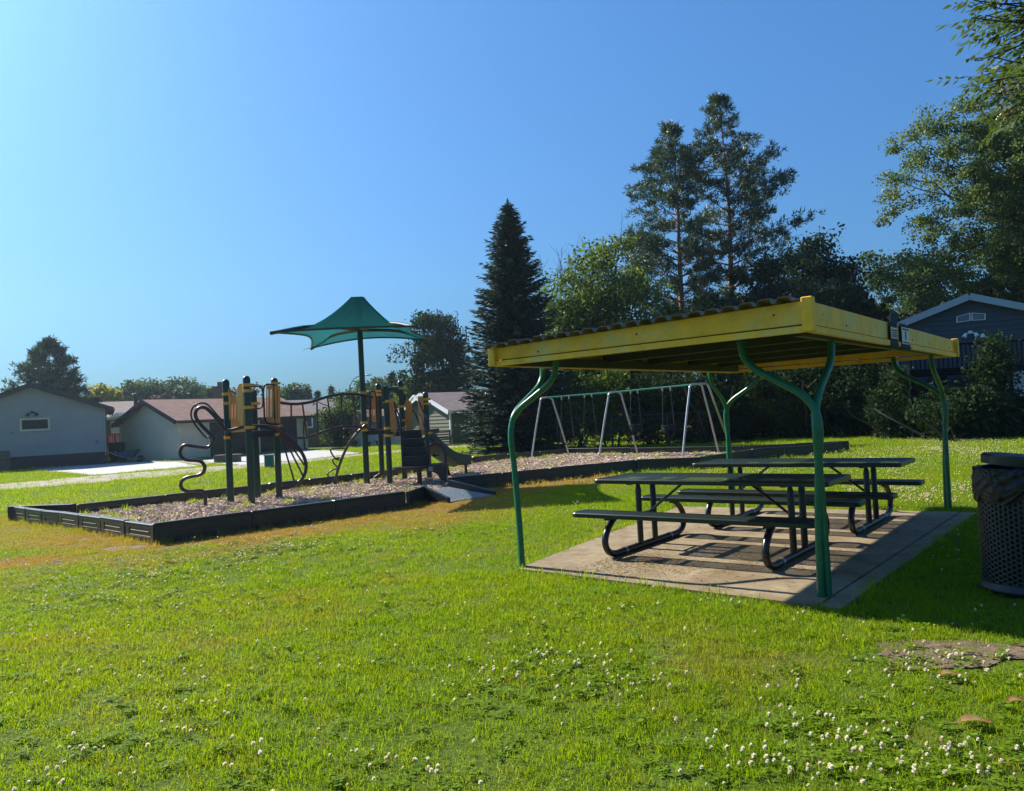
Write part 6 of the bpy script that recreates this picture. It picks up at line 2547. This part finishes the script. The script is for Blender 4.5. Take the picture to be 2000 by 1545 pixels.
M['grass'] = leafmat('grass_blades', (.155, .27, .003), (.215, .31, .005), .52, .55, rough=.45, attr='dry', drycol=(.31, .21, .06), gloss=.16)
M['clover_leaf'] = leafmat('clover_leaves', (.12, .215, .008), (.15, .235, .010), .48, 1.0, rough=.7, gloss=.15)
M['clover_white'] = leafmat('white_clover_florets', (.74, .72, .66), (.66, .62, .52), .3, 20, rough=.7)
M['dead_leaf'] = leafmat('dead_leaf_brown', (.36, .23, .09), (.27, .16, .06), .3, 20, rough=.7)
M['clover_brown'] = leafmat('faded_clover_florets', (.44, .36, .24), (.36, .27, .17), .3, 20, rough=.8)
M['clover_stem'] = mat('clover_stem', (.10, .14, .03), .6)


def grass_clump(name, seed, n, R, h, w_, lean=.55):
    r = random.Random(seed)
    V, F_ = [], []
    for k in range(n):
        a = r.uniform(0, 6.283); q = R * math.sqrt(r.random())
        x, y = q * math.cos(a), q * math.sin(a)
        hh_ = h * r.uniform(.45, 1.25)
        la = r.uniform(0, 6.283); ln = hh_ * r.uniform(.1, lean * 1.5)
        dx, dy_ = math.cos(la) * ln, math.sin(la) * ln
        fa = r.uniform(0, 6.283)
        sx, sy = math.cos(fa) * w_ / 2, math.sin(fa) * w_ / 2
        b = len(V)
        V += [(x - sx, y - sy, -.005), (x + sx, y + sy, -.005), (x - sx * .8 + dx * .35, y - sy * .8 + dy_ * .35, hh_ * .55), (x + sx * .8 + dx * .35, y + sy * .8 + dy_ * .35, hh_ * .55), (x + dx, y + dy_, hh_ * (1 - .25 * (ln / hh_) ** 2))]
        F_ += [(b, b + 1, b + 3, b + 2), (b + 2, b + 3, b + 4)]
    return nolink(name, V, F_, M['grass'])


GC = [grass_clump('clump_%d' % i, 200 + i, 44, .085, (.025, .030, .033, .022)[i % 4], .0029 + .0005 * (i % 3), .9) for i in range(8)]
GF = [grass_clump('far_clump_%d' % i, 300 + i, 30, .20, (.045, .055, .05)[i % 3], .008, .6) for i in range(5)]

MASKPOLY = [[(p.x, p.y) for p in SLAB], PLAY2, [(p.x, p.y) for p in DRIVE1], [(p.x, p.y) for p in DRIVE2], [(p.x, p.y) for p in GBED], [(p.x, p.y) for p in RAMP]]


def frustum(n, y0, y1, g):
    """points on the ground uniformly by area within the wedge the camera sees (with a margin)"""
    y = np.sqrt(g.uniform(y0 ** 2, y1 ** 2, n))
    hw = y * .72 + 2.0
    x = g.uniform(-1, 1, n) * hw
    return x, y


def lawn_pts(dens, y0, y1, seed, extra=None):
    g = np.random.default_rng(seed)
    area = .72 * (y1 ** 2 - y0 ** 2) + 4.0 * (y1 - y0)
    x, y = frustum(int(dens * area), y0, y1, g)
    keep = np.ones(len(x), bool)
    for k, p in enumerate(MASKPOLY):
        keep &= ~inpoly(x, y, p)
    al = inpoly(x, y, [(p.x, p.y) for p in ALLEY])
    keep &= ~(al & (g.random(len(x)) < .85))
    for e in DIRT[:3]:
        keep &= ~((inell(x, y, e) < 1.05) & (g.random(len(x)) < .93))
    pad = polydist(x, y, MASKPOLY[0])
    keep &= pad > .03
    keep &= np.hypot(x - TC.x, y - TC.y) > .34
    return x[keep], y[keep], g


def grass_layer(name, dens, y0, y1, protos, seed, s0, label):
    x, y, g = lawn_pts(dens, y0, y1, seed)
    n = len(x)
    hv = .65 + .45 * vnoise(x, y, 1.7, 31) + .40 * vnoise(x, y, 6.0, 32)
    dr = dryness(x, y)
    dr = np.clip(dr + g.normal(size=n) * .10 + (g.random(n) < .10) * .35, 0, 1)
    s = s0 * g.uniform(.85, 1.25, n)
    sc3 = np.stack([s, s, s * hv * (1 - .25 * dr)], 1)
    rot = np.stack([g.normal(size=n) * .12, g.normal(size=n) * .12, g.uniform(0, 6.283, n)], 1)
    P = np.stack([x, y, np.zeros(n)], 1)
    return scatter(name, P, rot, sc3, g.integers(0, len(protos), n), protos, label, 'grass', dr)


grass_layer('near_grass', 250, 2.0, 7.5, GC, 401, 1.0, 'short thick green grass of the near lawn')
grass_layer('middle_grass', 115, 7.5, 16, [p.copy() for p in GC], 402, 1.12, 'short green grass round the shelter and the play area edging')
grass_layer('far_grass', 17, 16, 46, GF, 403, 1.25, 'short green grass of the far lawn')
# taller untrimmed blades against edging, slab and can
gq = np.random.default_rng(9)
ex, ey = [], []


def along(a, b_, n, spread):
    f = gq.random(n)
    ex.append(a[0] + (b_[0] - a[0]) * f + gq.normal(size=n) * spread)
    ey.append(a[1] + (b_[1] - a[1]) * f + gq.normal(size=n) * spread)


for i in range(len(NEARSIDE) - 1):
    a, b__ = NEARSIDE[i], NEARSIDE[i + 1]
    along((a[0] + .05, a[1] - .09), (b__[0] + .05, b__[1] - .09), int(26 * math.dist(a, b__)), .05)
q = [(p.x, p.y) for p in SLAB]
for i in range(4):
    a, b__ = q[i], q[(i + 1) % 4]
    along(a, b__, int(22 * math.dist(a, b__)), .05)
ex, ey = np.concatenate(ex), np.concatenate(ey)
kp = ~inpoly(ex, ey, q) & ~inpoly(ex, ey, PLAY2)
ex, ey = ex[kp], ey[kp]
n = len(ex)
TG = [grass_clump('tall_clump_%d' % i, 500 + i, 12, .05, .085, .0045, .5) for i in range(4)]
scatter('edge_grass', np.stack([ex, ey, np.zeros(n)], 1), np.stack([np.zeros(n), np.zeros(n), gq.uniform(0, 6.28, n)], 1), np.ones((n, 3)) * gq.uniform(.7, 1.25, n)[:, None], gq.integers(0, 4, n), TG, 'longer untrimmed grass along the edging and the concrete pad', 'grass', np.clip(dryness(ex, ey) * .9, 0, 1))


for x, y, sc_, lab in ((1858, 1331, 1.0, 'curled orange-brown dead leaf in the grass beside the bare dirt patch'), (1990, 1385, .9, 'brown dead leaf in the grass at the right edge of the photo'), (1905, 1424, 1.2, 'flattened orange-brown dead leaf in the grass above the big clover patch')):
    p = at(x, y)
    t = thing('dead_leaf', p, lab, 'leaf', 'dead leaves on the lawn')
    mb = MB()
    vs, fs = [], []
    for i in range(7):
        f = i / 6
        w_ = .030 * math.sin(math.pi * min(1, f * .9 + .08)) * sc_
        for s_ in (-1, 0, 1):
            vs.append(p + Vector(((f - .5) * .12 * sc_, s_ * w_, .030 + (.012 if s_ else 0) + .012 * math.sin(f * 4))))
    for i in range(6):
        for k in range(2):
            a = i * 3 + k
            fs.append((a, a + 1, a + 4, a + 3))
    mb.add(vs, fs)
    mb.build('blade', M['dead_leaf'], t, smooth='all')
    MB().tube([p + Vector((-.06 * sc_, 0, .030)), p + Vector((-.10 * sc_, .012, .026))], .0022, 5).build('stalk', M['dead_leaf'], t)


# clover flowers
def flower(name, seed):
    r = random.Random(seed)
    V, F_ = [], []
    hgt = r.uniform(.055, .085)
    R = .0105
    for k in range(46):
        # florets: small blades over a ball
        z = 1 - 1.65 * (k + .5) / 46
        a = k * 2.39996
        q = math.sqrt(max(0, 1 - z * z))
        d = Vector((q * math.cos(a), q * math.sin(a), z))
        s_ = Vector((-math.sin(a), math.cos(a), 0))
        c = Vector((0, 0, hgt))
        p0 = c + d * R * .25; p1 = c + d * R * r.uniform(.95, 1.35) + Vector((0, 0, -.002 if z < 0 else .001))
        w_ = .0036
        b = len(V)
        mid_ = p0.lerp(p1, .65)
        V += [tuple(p0), tuple(mid_ + s_ * w_), tuple(p1), tuple(mid_ - s_ * w_)]
        F_ += [(b, b + 1, b + 2, b + 3)]
    ns_ = len(F_)
    b = len(V)
    for z in (0, hgt):
        for k in range(3):
            a = k * 2.094
            V.append((.0012 * math.cos(a) + (.006 if z == 0 else 0), .0012 * math.sin(a), z))
    for k in range(3):
        l = (k + 1) % 3
        F_.append((b + k, b + l, b + 3 + l, b + 3 + k))
    o = nolink(name, V, F_, M['clover_white'])
    o.data.materials.append(M['clover_stem'])
    o.data.materials.append(M['clover_brown'])
    for i in range(ns_, len(F_)): o.data.polygons[i].material_index = 1
    lim = r.uniform(26, 44)
    for i in range(ns_):
        if i > lim: o.data.polygons[i].material_index = 2
    return o


FL = [flower('clover_head_%d' % i, 600 + i) for i in range(7)]
FP = []


def patch(px, py, rxp, ryp, n, g):
    """flowers in a blotch given by its extent on the lawn"""
    a = g.uniform(0, 6.283, n); q = np.abs(g.normal(size=n)) * (1.15 if py > 1150 else .95)
    for k in range(n):
        x_, y_ = px + rxp * q[k] * math.cos(a[k]), py + ryp * q[k] * math.sin(a[k])
        p = at(x_, y_)
        FP.append((p.x, p.y))


gf = np.random.default_rng(71)
for (x, y, rx_, ry_, n) in ((560, 1072, 130, 14, 150), (470, 1095, 90, 22, 60), (300, 1130, 200, 28, 200), (190, 1175, 170, 32, 110), (90, 1190, 90, 30, 40), (380, 1185, 110, 25, 40), (800, 1050, 60, 8, 16), (850, 1040, 80, 12, 30),
                            (1130, 1310, 150, 46, 95), (1060, 1290, 90, 25, 30), (1240, 1350, 90, 30, 30), (960, 1340, 90, 40, 26), (1190, 1200, 130, 40, 26), (1400, 1180, 80, 16, 10), (1560, 1215, 60, 20, 5),
                            (1850, 1295, 100, 26, 60), (1760, 1290, 40, 20, 10), (1890, 1330, 90, 26, 16), (1800, 1235, 90, 36, 9), (1900, 1210, 60, 30, 5), (1865, 1080, 30, 34, 16),
                            (1640, 1400, 110, 40, 22), (1700, 1440, 160, 40, 36), (1560, 1450, 130, 46, 40), (1480, 1500, 110, 40, 46), (1620, 1520, 150, 28, 40), (1850, 1480, 150, 40, 44), (1930, 1520, 80, 30, 30), (1750, 1500, 120, 30, 26),
                            (330, 1400, 90, 30, 20), (360, 1440, 70, 25, 14), (170, 1470, 110, 45, 22), (80, 1530, 120, 25, 18), (480, 1500, 120, 40, 12), (700, 1480, 120, 40, 14), (810, 1505, 50, 20, 10), (640, 1300, 150, 50, 18), (350, 1325, 120, 22, 20), (160, 1360, 150, 30, 12), (60, 1320, 70, 30, 6), (840, 1530, 60, 20, 8), (420, 1385, 40, 18, 12), (740, 1530, 60, 20, 12),
                            (1000, 1440, 90, 30, 4), (600, 1240, 150, 40, 10), (900, 1200, 120, 50, 8),
                            (1310, 935, 130, 8, 150), (1500, 925, 160, 8, 150), (1740, 925, 60, 24, 160), (1700, 900, 120, 18, 420), (1830, 880, 170, 14, 900), (1920, 890, 100, 24, 420), (1760, 960, 70, 24, 200), (1810, 975, 60, 16, 160), (1660, 960, 50, 16, 70), (1880, 960, 40, 30, 120), (1880, 860, 140, 8, 500), (1600, 880, 50, 10, 120),
                            (300, 972, 180, 8, 160), (120, 985, 140, 8, 110), (480, 930, 140, 8, 160), (620, 915, 130, 6, 160), (850, 892, 60, 6, 110), (30, 990, 60, 6, 40)):
    patch(x, y, rx_, ry_, int(n * (.62 if y > 1250 else (.85 if y > 990 else 1.3))), gf)
FP = np.array(FP)
_x, _y = frustum(5200, 2.8, 13, gf)
_k = gf.random(5200) < np.clip((vnoise(_x, _y, 1.1, 91) * .6 + vnoise(_x, _y, .35, 92) * .5 - .50) * 1.3, 0, .5)
FP = np.concatenate([FP, np.stack([_x[_k], _y[_k]], 1)])
kp = np.ones(len(FP), bool)
for p in MASKPOLY[:5]: kp &= ~inpoly(FP[:, 0], FP[:, 1], p)
kp &= np.hypot(FP[:, 0] - TC.x, FP[:, 1] - TC.y) > .36
FP = FP[kp]
n = len(FP)
far = np.clip((np.hypot(FP[:, 0], FP[:, 1]) - 8) / 14, 0, 1)
s = gf.uniform(.42, .9, n) * (1 + .25 * far)
scatter('clover_flowers', np.stack([FP[:, 0], FP[:, 1], np.zeros(n)], 1), np.stack([gf.normal(size=n) * .18, gf.normal(size=n) * .18, gf.uniform(0, 6.28, n)], 1), np.stack([s, s, s * (gf.uniform(.8, 1.2, n))], 1), gf.integers(0, 7, n), FL, 'white clover flowers scattered in patches over the lawn', 'flowers')


def trefoil(name, seed):
    r = random.Random(seed)
    V, F_ = [], []
    for q in range(7):
        cx_, cy_ = r.uniform(-.05, .05), r.uniform(-.05, .05)
        h_ = r.uniform(.014, .032)
        a0 = r.uniform(0, 6.28)
        for k in range(3):
            a = a0 + k * 2.094
            d = Vector((math.cos(a), math.sin(a), r.uniform(-.1, .35)))
            s_ = Vector((-math.sin(a), math.cos(a), 0))
            R = r.uniform(.009, .014)
            c = Vector((cx_, cy_, h_))
            b = len(V)
            V += [tuple(c), tuple(c + d * R * .8 + s_ * R * .75), tuple(c + d * R * 1.6 + s_ * R * .45), tuple(c + d * R * 1.5), tuple(c + d * R * 1.6 - s_ * R * .45), tuple(c + d * R * .8 - s_ * R * .75)]
            F_.append((b, b + 1, b + 2, b + 3, b + 4, b + 5))
    return nolink(name, V, F_, M['clover_leaf'])


TR = [trefoil('trefoil_%d' % i, 700 + i) for i in range(4)]
fl_near = FP[np.hypot(FP[:, 0], FP[:, 1]) < 11]
rep = 1
cl = np.repeat(fl_near, rep, 0) + gf.normal(size=(len(fl_near) * rep, 2)) * .26
kp = ~inpoly(cl[:, 0], cl[:, 1], MASKPOLY[0]) & (np.hypot(cl[:, 0] - TC.x, cl[:, 1] - TC.y) > .34)
cl = cl[kp]
n = len(cl)
s = gf.uniform(.7, 1.15, n)
scatter('clover_leaves', np.stack([cl[:, 0], cl[:, 1], np.zeros(n)], 1), np.stack([gf.normal(size=n) * .1, gf.normal(size=n) * .1, gf.uniform(0, 6.28, n)], 1), np.stack([s, s, s], 1), gf.integers(0, 4, n), TR, 'green three-part clover leaves among the grass', 'clover')

# wood chips
CM = []
for i, c in enumerate(((.56, .43, .31), (.44, .31, .22), (.66, .54, .41), (.48, .33, .27), (.33, .22, .16))):
    CM.append(mat('wood_chip_%d' % i, c, .85, var=.3, scale=30))


def chip(name, seed, m):
    r = random.Random(seed)
    V, F_ = [], []
    for k in range(9):
        M3 = Euler((r.uniform(-.7, .7), r.uniform(-.7, .7), r.uniform(0, 6.28))).to_matrix()
        mb = MB().box((r.uniform(-.11, .11), r.uniform(-.11, .11), r.uniform(0, .025)), (r.uniform(.04, .10), r.uniform(.012, .03), r.uniform(.005, .012)), M=M3)
        b = len(V)
        V += mb.v
        F_ += [tuple(b + i for i in f) for f in mb.f]
    return nolink(name, V, F_, m)


CH = [chip('chips_%d' % i, 800 + i, CM[i % 5]) for i in range(10)]
xs_ = [p[0] for p in PLAY2]; ys_ = [p[1] for p in PLAY2]
n = int(105 * (max(xs_) - min(xs_)) * (max(ys_) - min(ys_)))
cx2 = gf.uniform(min(xs_), max(xs_), n); cy2 = gf.uniform(min(ys_), max(ys_), n)
kp = inpoly(cx2, cy2, PLAY2)
cx2, cy2 = cx2[kp], cy2[kp]
kp = polydist(cx2, cy2, PLAY2) > .24
cx2, cy2 = cx2[kp], cy2[kp]
n = len(cx2)
mound = .035 * vnoise(cx2, cy2, .8, 55)
scatter('wood_chips', np.stack([cx2, cy2, CHIP - .02 + mound * 1.0], 1), np.stack([gf.normal(size=n) * .12, gf.normal(size=n) * .12, gf.uniform(0, 6.28, n)], 1), np.ones((n, 3)) * gf.uniform(.5, .85, n)[:, None], gf.integers(0, 10, n), CH, 'loose wood chips covering the play area', 'wood chips')
# weeds among the chips, mostly along the edges
d = polydist(cx2, cy2, PLAY2)
pr = np.clip(1 - d / 1.3, 0, 1) * .16 + .018
bk_ = cy2 > 12.5
sel = gf.random(n) < pr * np.where(bk_, 1, .3)
wx, wy = cx2[sel], cy2[sel]
n = len(wx)
TG2 = [grass_clump('weed_clump_%d' % i, 900 + i, 16, .09, .12, .012, .8) for i in range(3)]
scatter('edge_weeds', np.stack([wx, wy, np.full(n, CHIP - .01)], 1), np.stack([np.zeros(n), np.zeros(n), gf.uniform(0, 6.28, n)], 1), np.ones((n, 3)) * gf.uniform(.5, 1.1, n)[:, None], gf.integers(0, 3, n), TG2, 'yellowish weeds growing through the wood chips', 'weeds', np.clip(gf.uniform(0, .5, n), 0, 1))
# dry leaf and twig litter on the pad
LP_ = []
V, F_ = [], []
r = random.Random(4)
for k in range(2600):
    if k < 1500:
        c = S(.55 + abs(r.gauss(0, .55)), .45 + r.gauss(0, .35), PADZ + .004)
    elif k < 1900:
        c = S(1.9 + r.gauss(0, .5), .95 + r.gauss(0, .25), PADZ + .004)
    else:
        c = S(r.uniform(-.1, 2.9), r.uniform(-.15, 5.3), PADZ + .004)
    if not inpoly(np.array([c.x]), np.array([c.y]), [(p.x, p.y) for p in SLAB])[0]: continue
    M3 = Euler((r.uniform(-.35, .35), r.uniform(-.35, .35), r.uniform(0, 6.28))).to_matrix()
    tw = r.random() < .03
    L = r.uniform(.008, .022) if not tw else r.uniform(.06, .14)
    W = L * r.uniform(.3, .8) if not tw else .005
    b = len(V)
    for q in ((-L, 0, 0), (0, -W * .5, .001), (L, 0, 0), (0, W * .5, .001)):
        V.append(tuple(c + M3 @ Vector(q)))
    F_.append((b, b + 1, b + 2, b + 3))
me = bpy.data.meshes.new('leaf_litter')
me.from_pydata(V, [], F_)
me.materials.append(M['litter'])
o = bpy.data.objects.new('leaf_litter', me)
C.objects.link(o)
tag(o, 'dry leaf bits and twigs littering the concrete pad', 'leaf litter', None, 'stuff')
